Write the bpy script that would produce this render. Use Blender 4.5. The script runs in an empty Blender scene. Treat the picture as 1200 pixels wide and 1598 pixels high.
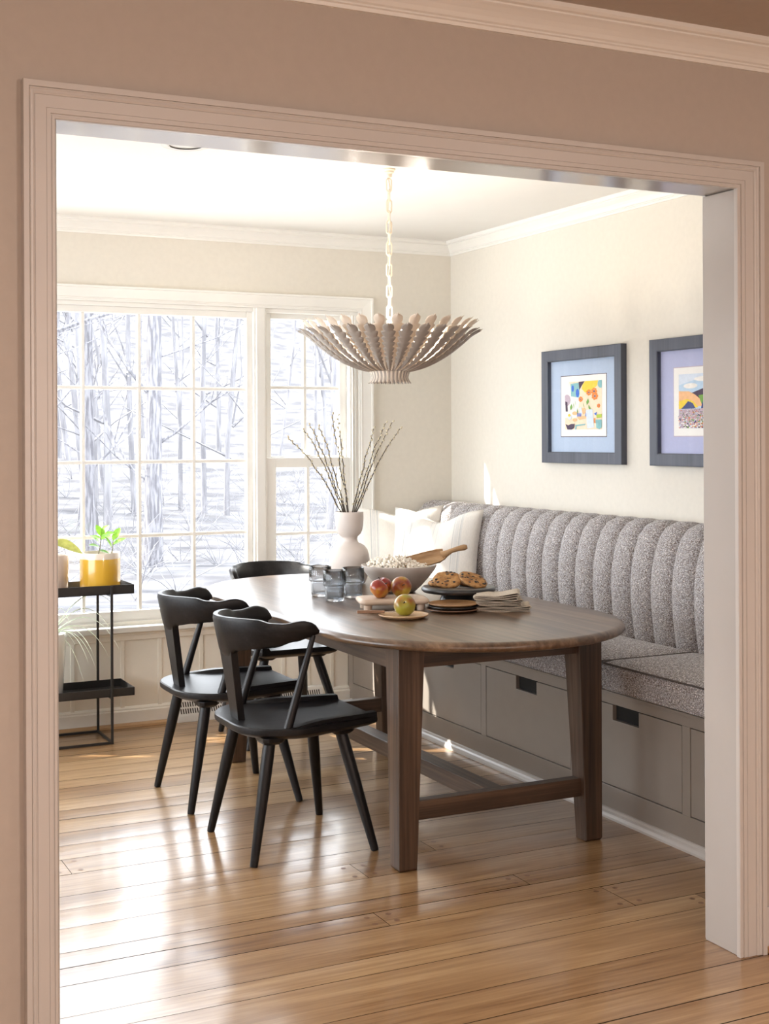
import bpy, bmesh, math, random
from mathutils import Vector, Matrix, noise as mnoise
PI = math.pi
scene = bpy.context.scene
COL = scene.collection
rnd = random.Random(7)

# ------------------------------------------------------------------ camera, sky, sun, exposure
YAW, ROLL = 0.455544, -0.0042411
cam_d = bpy.data.cameras.new('camera'); cam = bpy.data.objects.new('camera', cam_d); COL.objects.link(cam)
cam_d.sensor_fit = 'HORIZONTAL'; cam_d.sensor_width = 36.0
cam_d.lens = 36.0 * 2057.7 / 1200.0
cam_d.shift_y = -(799.0 - 681.7) / 1200.0
cam_d.clip_start = 0.05; cam_d.clip_end = 300
_F = Vector((math.sin(YAW), math.cos(YAW), 0)); _R0 = Vector((math.cos(YAW), -math.sin(YAW), 0)); _U0 = Vector((0, 0, 1))
_R = _R0 * math.cos(ROLL) + _U0 * math.sin(ROLL); _U = -_R0 * math.sin(ROLL) + _U0 * math.cos(ROLL)
cam.matrix_world = Matrix(((_R.x, _U.x, -_F.x, 0), (_R.y, _U.y, -_F.y, 0), (_R.z, _U.z, -_F.z, 1.39), (0, 0, 0, 1)))
scene.camera = cam

SKY_STRENGTH = 10.0
SUN_STRENGTH = 15.0
LAMP_WATTS = 16.0
FILL_LIGHT_WATTS = 100.0
BULB_STRENGTH = 360.0
world = bpy.data.worlds.new('sky'); scene.world = world; world.use_nodes = True
_bg = world.node_tree.nodes['Background']
_bg.inputs['Color'].default_value = (0.90, 0.95, 1.0, 1); _bg.inputs['Strength'].default_value = SKY_STRENGTH

sun_d = bpy.data.lights.new('sun', 'SUN'); sun = bpy.data.objects.new('sun', sun_d); COL.objects.link(sun)
sun_d.energy = SUN_STRENGTH; sun_d.angle = 0.009; sun_d.color = (1.0, 0.95, 0.86)
sun.rotation_euler = Vector((1.70, -1.0, -1.45)).to_track_quat('-Z', 'Y').to_euler()
sun.location = (-8, 14, 12)

def ceiling_lamp(name, loc, watts, color=(1.0, 0.85, 0.77), size=0.16):
    d = bpy.data.lights.new(name, 'AREA'); d.shape = 'DISK'; d.size = size; d.energy = watts; d.color = color
    o = bpy.data.objects.new(name, d); COL.objects.link(o); o.location = loc
    return o
for p in [(-0.1, 0.6, 2.425), (1.4, 0.2, 2.425), (2.9, 0.6, 2.425)]:
    ceiling_lamp('downlight_lamp', p, LAMP_WATTS)
for p in [(-0.7, -0.9, 1.55), (2.0, -1.4, 1.55)]:          # two unseen fill lights added behind the camera to brighten the front wall
    d = bpy.data.lights.new('front_fill_light', 'POINT'); d.energy = FILL_LIGHT_WATTS; d.color = (1.0, 0.855, 0.775); d.shadow_soft_size = 0.15
    o = bpy.data.objects.new('front_fill_light', d); COL.objects.link(o); o.location = p
# window daylight is sampled through portals in the window openings
def portal(loc, sx, sy, turn=0.0):
    d = bpy.data.lights.new('window_portal', 'AREA'); d.shape = 'RECTANGLE'; d.size = sx; d.size_y = sy
    d.cycles.is_portal = True
    o = bpy.data.objects.new('window_portal', d); COL.objects.link(o); o.location = loc
    o.rotation_euler = (-PI / 2, 0, turn)
portal((1.39, 6.44, 1.27), 3.2, 1.6)
portal((-0.68, 4.75, 1.27), 2.6, 1.6, PI / 2)

scene.view_settings.view_transform = 'Standard'
scene.view_settings.look = 'None'
scene.view_settings.exposure = 0.0
scene.view_settings.gamma = 1.0
scene.view_settings.use_curve_mapping = False
cy = scene.cycles
cy.use_denoising = True
cy.max_bounces = 10; cy.diffuse_bounces = 6; cy.glossy_bounces = 4; cy.transmission_bounces = 8; cy.transparent_max_bounces = 12
cy.sample_clamp_indirect = 6.0
cy.caustics_reflective = False; cy.caustics_refractive = False

# ------------------------------------------------------------------ materials
def new_mat(name):
    m = bpy.data.materials.new(name); m.use_nodes = True
    nt = m.node_tree
    return m, nt, nt.nodes['Principled BSDF']

def N(nt, t, **kw):
    n = nt.nodes.new(t)
    for k, v in kw.items():
        if k in n.inputs: n.inputs[k].default_value = v
        else: setattr(n, k, v)
    return n

def coords(nt, scale=(1, 1, 1), rot=(0, 0, 0)):
    tc = N(nt, 'ShaderNodeTexCoord'); mp = N(nt, 'ShaderNodeMapping')
    mp.inputs['Scale'].default_value = scale; mp.inputs['Rotation'].default_value = rot
    nt.links.new(tc.outputs['Object'], mp.inputs['Vector'])
    return mp.outputs['Vector']

def ramp(nt, fac, stops, interp='LINEAR'):
    r = N(nt, 'ShaderNodeValToRGB'); r.color_ramp.interpolation = interp
    e = r.color_ramp.elements
    while len(e) > 1: e.remove(e[-1])
    e[0].position = stops[0][0]; e[0].color = (*stops[0][1], 1)
    for p, c in stops[1:]:
        x = e.new(p); x.color = (*c, 1)
    nt.links.new(fac, r.inputs['Fac'])
    return r.outputs['Color']

def mul(c, k): return tuple(min(1, x * k) for x in c)

def paint(name, col, rough=0.5, var=0.03, scale=6.0, bump=0.0, coat=0.0, spec=0.5, metal=0.0, bscale=300):
    m, nt, b = new_mat(name)
    v = coords(nt)
    n = N(nt, 'ShaderNodeTexNoise'); n.inputs['Scale'].default_value = scale; n.inputs['Detail'].default_value = 3
    nt.links.new(v, n.inputs['Vector'])
    c = ramp(nt, n.outputs['Fac'], [(0.3, mul(col, 1 - var)), (0.7, mul(col, 1 + var))])
    nt.links.new(c, b.inputs['Base Color'])
    b.inputs['Roughness'].default_value = rough; b.inputs['Coat Weight'].default_value = coat
    b.inputs['Specular IOR Level'].default_value = spec; b.inputs['Metallic'].default_value = metal
    if bump:
        n2 = N(nt, 'ShaderNodeTexNoise'); n2.inputs['Scale'].default_value = bscale; nt.links.new(v, n2.inputs['Vector'])
        bp = N(nt, 'ShaderNodeBump'); bp.inputs['Strength'].default_value = bump; bp.inputs['Distance'].default_value = 0.002
        nt.links.new(n2.outputs['Fac'], bp.inputs['Height']); nt.links.new(bp.outputs['Normal'], b.inputs['Normal'])
    return m

def wood(name, dark, mid, light, axis='Y', rough=0.4, fine=90.0, coat=0.0, bump=0.25, along=2.0):
    m, nt, b = new_mat(name)
    sc = {'X': (along, fine, fine), 'Y': (fine, along, fine), 'Z': (fine, fine, along)}[axis]
    v = coords(nt, sc)
    n = N(nt, 'ShaderNodeTexNoise'); n.inputs['Scale'].default_value = 1.0; n.inputs['Detail'].default_value = 5; n.inputs['Roughness'].default_value = 0.65
    nt.links.new(v, n.inputs['Vector'])
    v2 = coords(nt, tuple(s * 0.14 for s in sc))
    n2 = N(nt, 'ShaderNodeTexNoise'); n2.inputs['Scale'].default_value = 1.0; n2.inputs['Detail'].default_value = 3; n2.inputs['Distortion'].default_value = 0.6
    nt.links.new(v2, n2.inputs['Vector'])
    mx = N(nt, 'ShaderNodeMath', operation='ADD'); mx.inputs[1].default_value = 0
    a = N(nt, 'ShaderNodeMath', operation='MULTIPLY'); a.inputs[1].default_value = 0.5
    c2 = N(nt, 'ShaderNodeMath', operation='MULTIPLY'); c2.inputs[1].default_value = 0.5
    nt.links.new(n.outputs['Fac'], a.inputs[0]); nt.links.new(n2.outputs['Fac'], c2.inputs[0])
    nt.links.new(a.outputs[0], mx.inputs[0]); nt.links.new(c2.outputs[0], mx.inputs[1])
    c = ramp(nt, mx.outputs[0], [(0.34, dark), (0.5, mid), (0.66, light)])
    nt.links.new(c, b.inputs['Base Color'])
    b.inputs['Roughness'].default_value = rough; b.inputs['Coat Weight'].default_value = coat; b.inputs['Coat Roughness'].default_value = 0.25
    bp = N(nt, 'ShaderNodeBump'); bp.inputs['Strength'].default_value = bump; bp.inputs['Distance'].default_value = 0.001
    nt.links.new(n.outputs['Fac'], bp.inputs['Height']); nt.links.new(bp.outputs['Normal'], b.inputs['Normal'])
    return m

def glass_pane(name, tint=(1, 1, 1), refl=1.0):
    m = bpy.data.materials.new(name); m.use_nodes = True; nt = m.node_tree; nt.nodes.clear()
    out = N(nt, 'ShaderNodeOutputMaterial'); tr = N(nt, 'ShaderNodeBsdfTransparent'); gl = N(nt, 'ShaderNodeBsdfGlossy')
    nz = N(nt, 'ShaderNodeTexNoise'); nz.inputs['Scale'].default_value = 3
    tc = N(nt, 'ShaderNodeTexCoord'); nt.links.new(tc.outputs['Object'], nz.inputs['Vector'])
    c = ramp(nt, nz.outputs['Fac'], [(0.3, mul(tint, 0.985)), (0.7, tint)]); nt.links.new(c, tr.inputs['Color'])
    gl.inputs['Roughness'].default_value = 0.01
    fr = N(nt, 'ShaderNodeFresnel'); geo = N(nt, 'ShaderNodeNewGeometry')
    ior = N(nt, 'ShaderNodeMath', operation='MULTIPLY_ADD'); ior.inputs[1].default_value = 1 / 1.5 - 1.5; ior.inputs[2].default_value = 1.5   # same reflectance on both faces of the sheet
    nt.links.new(geo.outputs['Backfacing'], ior.inputs[0]); nt.links.new(ior.outputs[0], fr.inputs['IOR'])
    k = N(nt, 'ShaderNodeMath', operation='MULTIPLY'); k.inputs[1].default_value = refl
    mx = N(nt, 'ShaderNodeMixShader')
    nt.links.new(fr.outputs[0], k.inputs[0]); nt.links.new(k.outputs[0], mx.inputs[0])
    nt.links.new(tr.outputs[0], mx.inputs[1]); nt.links.new(gl.outputs[0], mx.inputs[2]); nt.links.new(mx.outputs[0], out.inputs[0])
    return m

def tweed(name):
    m, nt, b = new_mat(name)
    v = coords(nt, (400, 400, 170))
    n = N(nt, 'ShaderNodeTexNoise'); n.inputs['Scale'].default_value = 1; n.inputs['Detail'].default_value = 3; n.inputs['Roughness'].default_value = 0.7
    nt.links.new(v, n.inputs['Vector'])
    v2 = coords(nt, (180, 180, 480), (0.1, 0, 0))
    n2 = N(nt, 'ShaderNodeTexNoise'); n2.inputs['Scale'].default_value = 1; n2.inputs['Detail'].default_value = 2; nt.links.new(v2, n2.inputs['Vector'])
    av = N(nt, 'ShaderNodeMath', operation='ADD'); nt.links.new(n.outputs['Fac'], av.inputs[0]); nt.links.new(n2.outputs['Fac'], av.inputs[1])
    hv = N(nt, 'ShaderNodeMath', operation='MULTIPLY'); hv.inputs[1].default_value = 0.5; nt.links.new(av.outputs[0], hv.inputs[0])
    c = ramp(nt, hv.outputs[0], [(0.36, (0.07, 0.047, 0.037)), (0.43, (0.20, 0.138, 0.092)), (0.47, (0.17, 0.20, 0.265)), (0.51, (0.45, 0.375, 0.295)),
                                 (0.55, (0.36, 0.41, 0.52)), (0.60, (0.88, 0.82, 0.74))])
    nt.links.new(c, b.inputs['Base Color']); b.inputs['Roughness'].default_value = 0.95; b.inputs['Specular IOR Level'].default_value = 0.15
    b.inputs['Sheen Weight'].default_value = 0.15
    bp = N(nt, 'ShaderNodeBump'); bp.inputs['Strength'].default_value = 0.6; bp.inputs['Distance'].default_value = 0.003
    nt.links.new(hv.outputs[0], bp.inputs['Height']); nt.links.new(bp.outputs['Normal'], b.inputs['Normal'])
    return m

def pillow_linen(name):
    m, nt, b = new_mat(name)
    tc = N(nt, 'ShaderNodeTexCoord'); sp = N(nt, 'ShaderNodeSeparateXYZ'); nt.links.new(tc.outputs['Object'], sp.inputs[0])
    base = (0.80, 0.77, 0.72)
    s = (0.56, 0.57, 0.56); t = (0.70, 0.69, 0.665)
    ad = N(nt, 'ShaderNodeMath', operation='MULTIPLY_ADD'); ad.inputs[1].default_value = 1.0 / 0.5; ad.inputs[2].default_value = 0.5
    nt.links.new(sp.outputs['X'], ad.inputs[0])
    st = [(0, base)]
    for c0 in (0.23, 0.755):
        st += [(c0 - .035, s), (c0 - .025, base), (c0 - .018, t), (c0 + .02, base), (c0 + .028, s), (c0 + .036, t), (c0 + .05, base)]
    st += [(0.46, t), (0.468, base), (0.5, t), (0.508, base), (0.54, t), (0.548, base)]
    st.sort(key=lambda q: q[0])
    c = ramp(nt, ad.outputs[0], st, 'CONSTANT')
    v = coords(nt, (500, 60, 60)); n = N(nt, 'ShaderNodeTexNoise'); n.inputs['Scale'].default_value = 1; nt.links.new(v, n.inputs['Vector'])
    w = ramp(nt, n.outputs['Fac'], [(0.3, (0.9, 0.9, 0.9)), (0.7, (1, 1, 1))])
    mx = N(nt, 'ShaderNodeMix', data_type='RGBA', blend_type='MULTIPLY'); mx.inputs[0].default_value = 1
    nt.links.new(c, mx.inputs[6]); nt.links.new(w, mx.inputs[7]); nt.links.new(mx.outputs[2], b.inputs['Base Color'])
    b.inputs['Roughness'].default_value = 0.9; b.inputs['Specular IOR Level'].default_value = 0.2
    bp = N(nt, 'ShaderNodeBump'); bp.inputs['Strength'].default_value = 0.15; bp.inputs['Distance'].default_value = 0.001
    nt.links.new(n.outputs['Fac'], bp.inputs['Height']); nt.links.new(bp.outputs['Normal'], b.inputs['Normal'])
    return m

def floor_mat(name):
    m, nt, b = new_mat(name)
    at = N(nt, 'ShaderNodeAttribute'); at.attribute_name = 'tint'
    v = coords(nt, (3.0, 70, 1)); n = N(nt, 'ShaderNodeTexNoise'); n.inputs['Scale'].default_value = 1; n.inputs['Detail'].default_value = 5; n.inputs['Roughness'].default_value = 0.6
    ofs = N(nt, 'ShaderNodeVectorMath', operation='ADD'); cmb = N(nt, 'ShaderNodeCombineXYZ'); sc = N(nt, 'ShaderNodeMath', operation='MULTIPLY'); sc.inputs[1].default_value = 47.0
    nt.links.new(at.outputs['Fac'], sc.inputs[0]); nt.links.new(sc.outputs[0], cmb.inputs[0]); nt.links.new(sc.outputs[0], cmb.inputs[2])
    nt.links.new(v, ofs.inputs[0]); nt.links.new(cmb.outputs[0], ofs.inputs[1]); nt.links.new(ofs.outputs[0], n.inputs['Vector'])
    v2 = coords(nt, (1.1, 9, 1)); o2 = N(nt, 'ShaderNodeVectorMath', operation='ADD'); nt.links.new(v2, o2.inputs[0]); nt.links.new(cmb.outputs[0], o2.inputs[1])
    n2 = N(nt, 'ShaderNodeTexNoise'); n2.inputs['Scale'].default_value = 1; n2.inputs['Detail'].default_value = 4; n2.inputs['Distortion'].default_value = 1.2; nt.links.new(o2.outputs[0], n2.inputs['Vector'])
    s1 = N(nt, 'ShaderNodeMath', operation='MULTIPLY'); s1.inputs[1].default_value = 0.45; nt.links.new(n.outputs['Fac'], s1.inputs[0])
    s2 = N(nt, 'ShaderNodeMath', operation='MULTIPLY_ADD'); s2.inputs[1].default_value = 0.35; nt.links.new(n2.outputs['Fac'], s2.inputs[0]); nt.links.new(s1.outputs[0], s2.inputs[2])
    s3 = N(nt, 'ShaderNodeMath', operation='MULTIPLY_ADD'); s3.inputs[1].default_value = 0.16; nt.links.new(at.outputs['Fac'], s3.inputs[0]); nt.links.new(s2.outputs[0], s3.inputs[2])
    c = ramp(nt, s3.outputs[0], [(0.30, (0.16, 0.078, 0.032)), (0.42, (0.29, 0.160, 0.070)), (0.53, (0.39, 0.235, 0.112)), (0.66, (0.52, 0.345, 0.18))])
    nt.links.new(c, b.inputs['Base Color'])
    b.inputs['Roughness'].default_value = 0.30; b.inputs['Coat Weight'].default_value = 0.6; b.inputs['Coat Roughness'].default_value = 0.16
    v3 = coords(nt, (2.0, 14, 1)); n3 = N(nt, 'ShaderNodeTexNoise'); n3.inputs['Scale'].default_value = 1; n3.inputs['Detail'].default_value = 2; nt.links.new(v3, n3.inputs['Vector'])
    bp = N(nt, 'ShaderNodeBump'); bp.inputs['Strength'].default_value = 0.25; bp.inputs['Distance'].default_value = 0.002
    nt.links.new(n3.outputs['Fac'], bp.inputs['Height']); nt.links.new(bp.outputs['Normal'], b.inputs['Normal']); nt.links.new(bp.outputs['Normal'], b.inputs['Coat Normal'])
    return m

def two_tone(name, lo, hi, scale, rough, p0=0.4, p1=0.6, detail=4, coat=0, mid=None, stretch=(1, 1, 1), bump=0, spec=0.5):
    m, nt, b = new_mat(name)
    v = coords(nt, stretch); n = N(nt, 'ShaderNodeTexNoise'); n.inputs['Scale'].default_value = scale; n.inputs['Detail'].default_value = detail
    nt.links.new(v, n.inputs['Vector'])
    st = [(p0, lo), (p1, hi)] if mid is None else [(p0, lo), ((p0 + p1) / 2, mid), (p1, hi)]
    nt.links.new(ramp(nt, n.outputs['Fac'], st), b.inputs['Base Color'])
    b.inputs['Roughness'].default_value = rough; b.inputs['Coat Weight'].default_value = coat; b.inputs['Specular IOR Level'].default_value = spec
    if bump:
        bp = N(nt, 'ShaderNodeBump'); bp.inputs['Strength'].default_value = bump; bp.inputs['Distance'].default_value = 0.004
        nt.links.new(n.outputs['Fac'], bp.inputs['Height']); nt.links.new(bp.outputs['Normal'], b.inputs['Normal'])
    return m

def z_bands(name, stops, rough=0.25, coat=0.6):
    m, nt, b = new_mat(name)
    tc = N(nt, 'ShaderNodeTexCoord'); sp = N(nt, 'ShaderNodeSeparateXYZ'); nt.links.new(tc.outputs['Object'], sp.inputs[0])
    nz = N(nt, 'ShaderNodeTexNoise'); nz.inputs['Scale'].default_value = 25; nt.links.new(tc.outputs['Object'], nz.inputs['Vector'])
    ma = N(nt, 'ShaderNodeMath', operation='MULTIPLY_ADD'); ma.inputs[1].default_value = 0.006; nt.links.new(nz.outputs['Fac'], ma.inputs[0]); nt.links.new(sp.outputs['Z'], ma.inputs[2])
    k = N(nt, 'ShaderNodeMath', operation='MULTIPLY'); k.inputs[1].default_value = 5.0; nt.links.new(ma.outputs[0], k.inputs[0])
    nt.links.new(ramp(nt, k.outputs[0], [(z * 5, c) for z, c in stops]), b.inputs['Base Color'])
    b.inputs['Roughness'].default_value = rough; b.inputs['Coat Weight'].default_value = coat
    return m

M = {}
WALL = (0.69, 0.655, 0.585)
M['wall'] = paint('greige_wall_paint', WALL, 0.75, 0.02, 40, 0.06, bscale=500)
M['taupe'] = paint('taupe_wall_paint', (0.47, 0.415, 0.365), 0.75, 0.02, 40, 0.06, bscale=500)
M['ceiling'] = paint('white_ceiling_paint', (0.76, 0.745, 0.715), 0.8, 0.01)
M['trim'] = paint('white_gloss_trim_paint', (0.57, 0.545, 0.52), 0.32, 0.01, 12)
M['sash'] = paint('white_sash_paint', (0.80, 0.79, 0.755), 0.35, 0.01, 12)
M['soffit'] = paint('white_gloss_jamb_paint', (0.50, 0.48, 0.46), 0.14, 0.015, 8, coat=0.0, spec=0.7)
M['panel'] = paint('cream_panel_paint', (0.86, 0.82, 0.735), 0.4, 0.01, 10)
M['bench'] = paint('taupe_cabinet_paint', (0.29, 0.254, 0.22), 0.3, 0.03, 10)
M['opening_shade'] = paint('painted_opening_shade', (0.012, 0.011, 0.010), 0.9, 0.1)  # flat dark colour painted as the shade inside openings
M['pane'] = glass_pane('window_glass')
M['picture_glass'] = glass_pane('picture_glass', refl=0.4)
M['floor'] = floor_mat('oak_plank_floor')
M['seam'] = paint('dark_floor_seam', (0.03, 0.018, 0.010), 0.8, 0.2)
M['peg'] = paint('dark_floor_peg', (0.20, 0.10, 0.05), 0.35, 0.2, 60)
M['shoe'] = wood('oak_shoe_molding', (0.30, 0.16, 0.07), (0.42, 0.25, 0.12), (0.52, 0.33, 0.17), 'X', 0.4)
M['table_y'] = wood('weathered_oak_top', (0.036, 0.019, 0.010), (0.118, 0.069, 0.039), (0.25, 0.158, 0.095), 'Y', 0.32, 48, 0.22, 0.35)
M['table_z'] = wood('weathered_oak_leg', (0.018, 0.0095, 0.006), (0.066, 0.037, 0.022), (0.14, 0.084, 0.052), 'Z', 0.42, 80, 0.1, 0.35)
M['table_x'] = wood('weathered_oak_rail', (0.018, 0.0095, 0.006), (0.066, 0.037, 0.022), (0.14, 0.084, 0.052), 'X', 0.42, 80, 0.1, 0.35)
M['table_s'] = wood('weathered_oak_side_rail', (0.020, 0.011, 0.007), (0.068, 0.040, 0.025), (0.14, 0.088, 0.056), 'Y', 0.42, 80, 0.1, 0.35)
M['chair'] = wood('black_stained_oak', (0.004, 0.0036, 0.004), (0.008, 0.0073, 0.008), (0.017, 0.0155, 0.0165), 'X', 0.38, 120, 0.0, 0.35, 6)
M['chair'].node_tree.nodes['Principled BSDF'].inputs['Specular IOR Level'].default_value = 0.28
M['chair_z'] = wood('black_stained_oak_upright', (0.004, 0.0036, 0.004), (0.008, 0.0073, 0.008), (0.016, 0.0145, 0.0155), 'Z', 0.38, 120, 0.0, 0.3, 6)
M['chair_z'].node_tree.nodes['Principled BSDF'].inputs['Specular IOR Level'].default_value = 0.28
M['tweed'] = tweed('grey_tweed')
M['piping'] = paint('dark_piping', (0.09, 0.075, 0.07), 0.9, 0.15, 120)
M['pillow'] = pillow_linen('striped_white_linen')
M['leaf_out'] = paint('chandelier_shaded_paint', (0.36, 0.315, 0.275), 0.5, 0.04, 60)  # darker copy, shade on the outer leaves put into the colour
M['leaf_in'] = paint('chandelier_cream_paint', (0.80, 0.70, 0.59), 0.5, 0.03, 60)  # paler copy, bulb light on the inner leaves put into the colour
M['chain'] = paint('chain_cream_paint', (0.86, 0.77, 0.63), 0.4, 0.03, 60)
M['frame'] = wood('slate_frame_wood', (0.034, 0.039, 0.056), (0.055, 0.063, 0.092), (0.078, 0.088, 0.12), 'Z', 0.4, 90, 0.1, 0.1)
M['mat_blue'] = paint('pale_blue_mat', (0.44, 0.54, 0.70), 0.9, 0.02, 90)
M['mat_lilac'] = paint('pale_lilac_mat', (0.45, 0.48, 0.70), 0.9, 0.02, 90)
M['paper'] = paint('print_paper', (0.86, 0.85, 0.82), 0.9, 0.01, 50)
M['metal_black'] = paint('black_powder_coat', (0.020, 0.018, 0.017), 0.45, 0.1, 60)
M['white_glaze'] = paint('white_glaze', (0.80, 0.79, 0.77), 0.15, 0.02, 8, coat=0.6)
M['pink_glaze'] = paint('blush_glaze', (0.74, 0.62, 0.54), 0.15, 0.05, 12, coat=0.6)
M['soil'] = two_tone('potting_soil', (0.03, 0.02, 0.014), (0.09, 0.06, 0.04), 90, 0.95, bump=1)
def leafy(name, a, bcol, trans=0.35):
    m = two_tone(name, a, bcol, 40, 0.4)
    b = m.node_tree.nodes['Principled BSDF']
    b.inputs['Subsurface Weight'].default_value = 0.0
    nt = m.node_tree; out = nt.nodes['Material Output']; tl = N(nt, 'ShaderNodeBsdfTranslucent'); tl.inputs['Color'].default_value = (*mul(bcol, 1.0), 1)
    mx = N(nt, 'ShaderNodeMixShader'); mx.inputs[0].default_value = trans
    nt.links.new(b.outputs[0], mx.inputs[1]); nt.links.new(tl.outputs[0], mx.inputs[2]); nt.links.new(mx.outputs[0], out.inputs[0])
    return m
M['leaf_green'] = leafy('fresh_green_leaf', (0.12, 0.30, 0.03), (0.24, 0.46, 0.05), 0.28)
M['leaf_olive'] = leafy('olive_leaf', (0.25, 0.27, 0.05), (0.45, 0.45, 0.12))
M['spider'] = leafy('spider_plant_leaf', (0.52, 0.64, 0.40), (0.86, 0.90, 0.76), 0.4)
M['stem'] = paint('plant_stem', (0.16, 0.14, 0.06), 0.6, 0.2, 60)
M['stoneware'] = paint('matte_white_stoneware', (0.66, 0.60, 0.56), 0.45, 0.03, 14, 0.05, bscale=120)
M['bowl'] = paint('pale_grey_stoneware', (0.58, 0.53, 0.49), 0.55, 0.03, 30, 0.08, bscale=250)
M['popcorn'] = two_tone('popcorn', (0.72, 0.60, 0.42), (0.92, 0.88, 0.80), 60, 0.85, 0.25, 0.45)
M['scoop'] = wood('olive_wood', (0.24, 0.13, 0.06), (0.42, 0.26, 0.13), (0.55, 0.37, 0.21), 'X', 0.45, 60, 0.1, 0.1, 8)
M['board'] = wood('bleached_board', (0.50, 0.38, 0.29), (0.60, 0.48, 0.38), (0.68, 0.56, 0.46), 'X', 0.5, 60, 0, 0.1, 6)
M['plate_tan'] = wood('acacia_tan', (0.27, 0.135, 0.055), (0.40, 0.22, 0.10), (0.50, 0.30, 0.15), 'X', 0.4, 60, 0.1, 0.1, 6)
M['plate_brown'] = wood('acacia_brown', (0.15, 0.075, 0.04), (0.24, 0.13, 0.075), (0.32, 0.18, 0.11), 'X', 0.4, 60, 0.1, 0.1, 6)
M['plate_pale'] = wood('birch_plate', (0.46, 0.29, 0.15), (0.58, 0.39, 0.22), (0.66, 0.47, 0.29), 'X', 0.4, 60, 0.1, 0.1, 6)
M['black_wood'] = wood('black_mango_wood', (0.008, 0.008, 0.009), (0.014, 0.014, 0.016), (0.03, 0.03, 0.034), 'X', 0.35, 80, 0.15, 0.15, 6)
M['steel'] = paint('brushed_steel', (0.6, 0.6, 0.6), 0.25, 0.05, 80, metal=1.0)
M['cookie'] = two_tone('cookie_dough', (0.25, 0.11, 0.035), (0.52, 0.29, 0.11), 55, 0.85, 0.35, 0.65, bump=0.8)
M['chip'] = paint('dark_chocolate', (0.030, 0.016, 0.012), 0.4, 0.2, 60)
M['linen'] = two_tone('natural_linen', (0.44, 0.375, 0.30), (0.60, 0.525, 0.435), 300, 0.95, 0.35, 0.65, bump=0.2, spec=0.1)
M['apple_red'] = two_tone('red_apple_skin', (0.20, 0.012, 0.010), (0.46, 0.20, 0.025), 14, 0.28, 0.40, 0.66, 3, 0.2, mid=(0.27, 0.03, 0.012), stretch=(1, 1, 0.7))
M['apple_mix'] = two_tone('red_and_yellow_apple_skin', (0.19, 0.018, 0.012), (0.38, 0.27, 0.025), 16, 0.28, 0.36, 0.58, 4, 0.2, mid=(0.30, 0.09, 0.018), stretch=(1, 1, 0.6))
M['apple_green'] = two_tone('yellow_green_apple_skin', (0.26, 0.045, 0.018), (0.29, 0.27, 0.028), 13, 0.28, 0.30, 0.50, 4, 0.2, mid=(0.33, 0.17, 0.025), stretch=(1, 1, 0.6))
M['twig'] = paint('willow_twig', (0.055, 0.042, 0.030), 0.7, 0.2, 80)
M['catkin'] = paint('willow_catkin', (0.60, 0.54, 0.40), 0.95, 0.15, 200)
M['bark'] = two_tone('grey_bark', (0.105, 0.103, 0.114), (0.20, 0.197, 0.212), 26, 0.95, 0.42, 0.58, 5, stretch=(1, 1, 0.13), bump=1, spec=0.1)
M['ground'] = two_tone('leaf_litter', (0.075, 0.074, 0.079), (0.135, 0.133, 0.139), 1.2, 1.0, 0.38, 0.62, 10, spec=0.0)
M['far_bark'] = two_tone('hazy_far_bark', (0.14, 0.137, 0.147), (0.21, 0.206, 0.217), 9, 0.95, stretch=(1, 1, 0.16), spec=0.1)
M['brush'] = paint('pale_brush', (0.17, 0.167, 0.18), 0.95, 0.2, 10, spec=0.1)
M['bounce_slab'] = two_tone('pale_bounce_slab', (0.42, 0.41, 0.40), (0.58, 0.57, 0.55), 3.0, 0.9, spec=0.1)  # kept pale so the unseen near ground throws light indoors
M['siding'] = paint('exterior_siding', (0.55, 0.54, 0.52), 0.8, 0.03)
def smoked(name, c):
    m, nt, b = new_mat(name)
    v = coords(nt); n = N(nt, 'ShaderNodeTexNoise'); n.inputs['Scale'].default_value = 20; nt.links.new(v, n.inputs['Vector'])
    nt.links.new(ramp(nt, n.outputs['Fac'], [(0.3, mul(c, 0.96)), (0.7, c)]), b.inputs['Base Color'])
    b.inputs['Transmission Weight'].default_value = 1.0; b.inputs['Roughness'].default_value = 0.02; b.inputs['IOR'].default_value = 1.45
    return m
M['glass_smoke'] = smoked('smoked_glass', (0.66, 0.69, 0.72))
M['glass_light'] = smoked('pale_smoked_glass', (0.78, 0.80, 0.82))
def emitter(name, c, s):
    m, nt, b = new_mat(name)
    v = coords(nt); n = N(nt, 'ShaderNodeTexNoise'); n.inputs['Scale'].default_value = 5; nt.links.new(v, n.inputs['Vector'])
    nt.links.new(ramp(nt, n.outputs['Fac'], [(0.3, mul(c, 0.97)), (0.7, c)]), b.inputs['Emission Color'])
    b.inputs['Emission Strength'].default_value = s
    return m
M['bulb'] = emitter('warm_bulb', (1.0, 0.90, 0.77), BULB_STRENGTH)
M['pot_yellow'] = z_bands('yellow_glazed_pot', [(0.0, (0.66, 0.44, 0.20)), (0.018, (0.66, 0.44, 0.20)), (0.045, (0.66, 0.38, 0.035)), (0.157, (0.66, 0.40, 0.035)), (0.160, (0.74, 0.66, 0.56)), (0.19, (0.78, 0.72, 0.64))])

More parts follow.
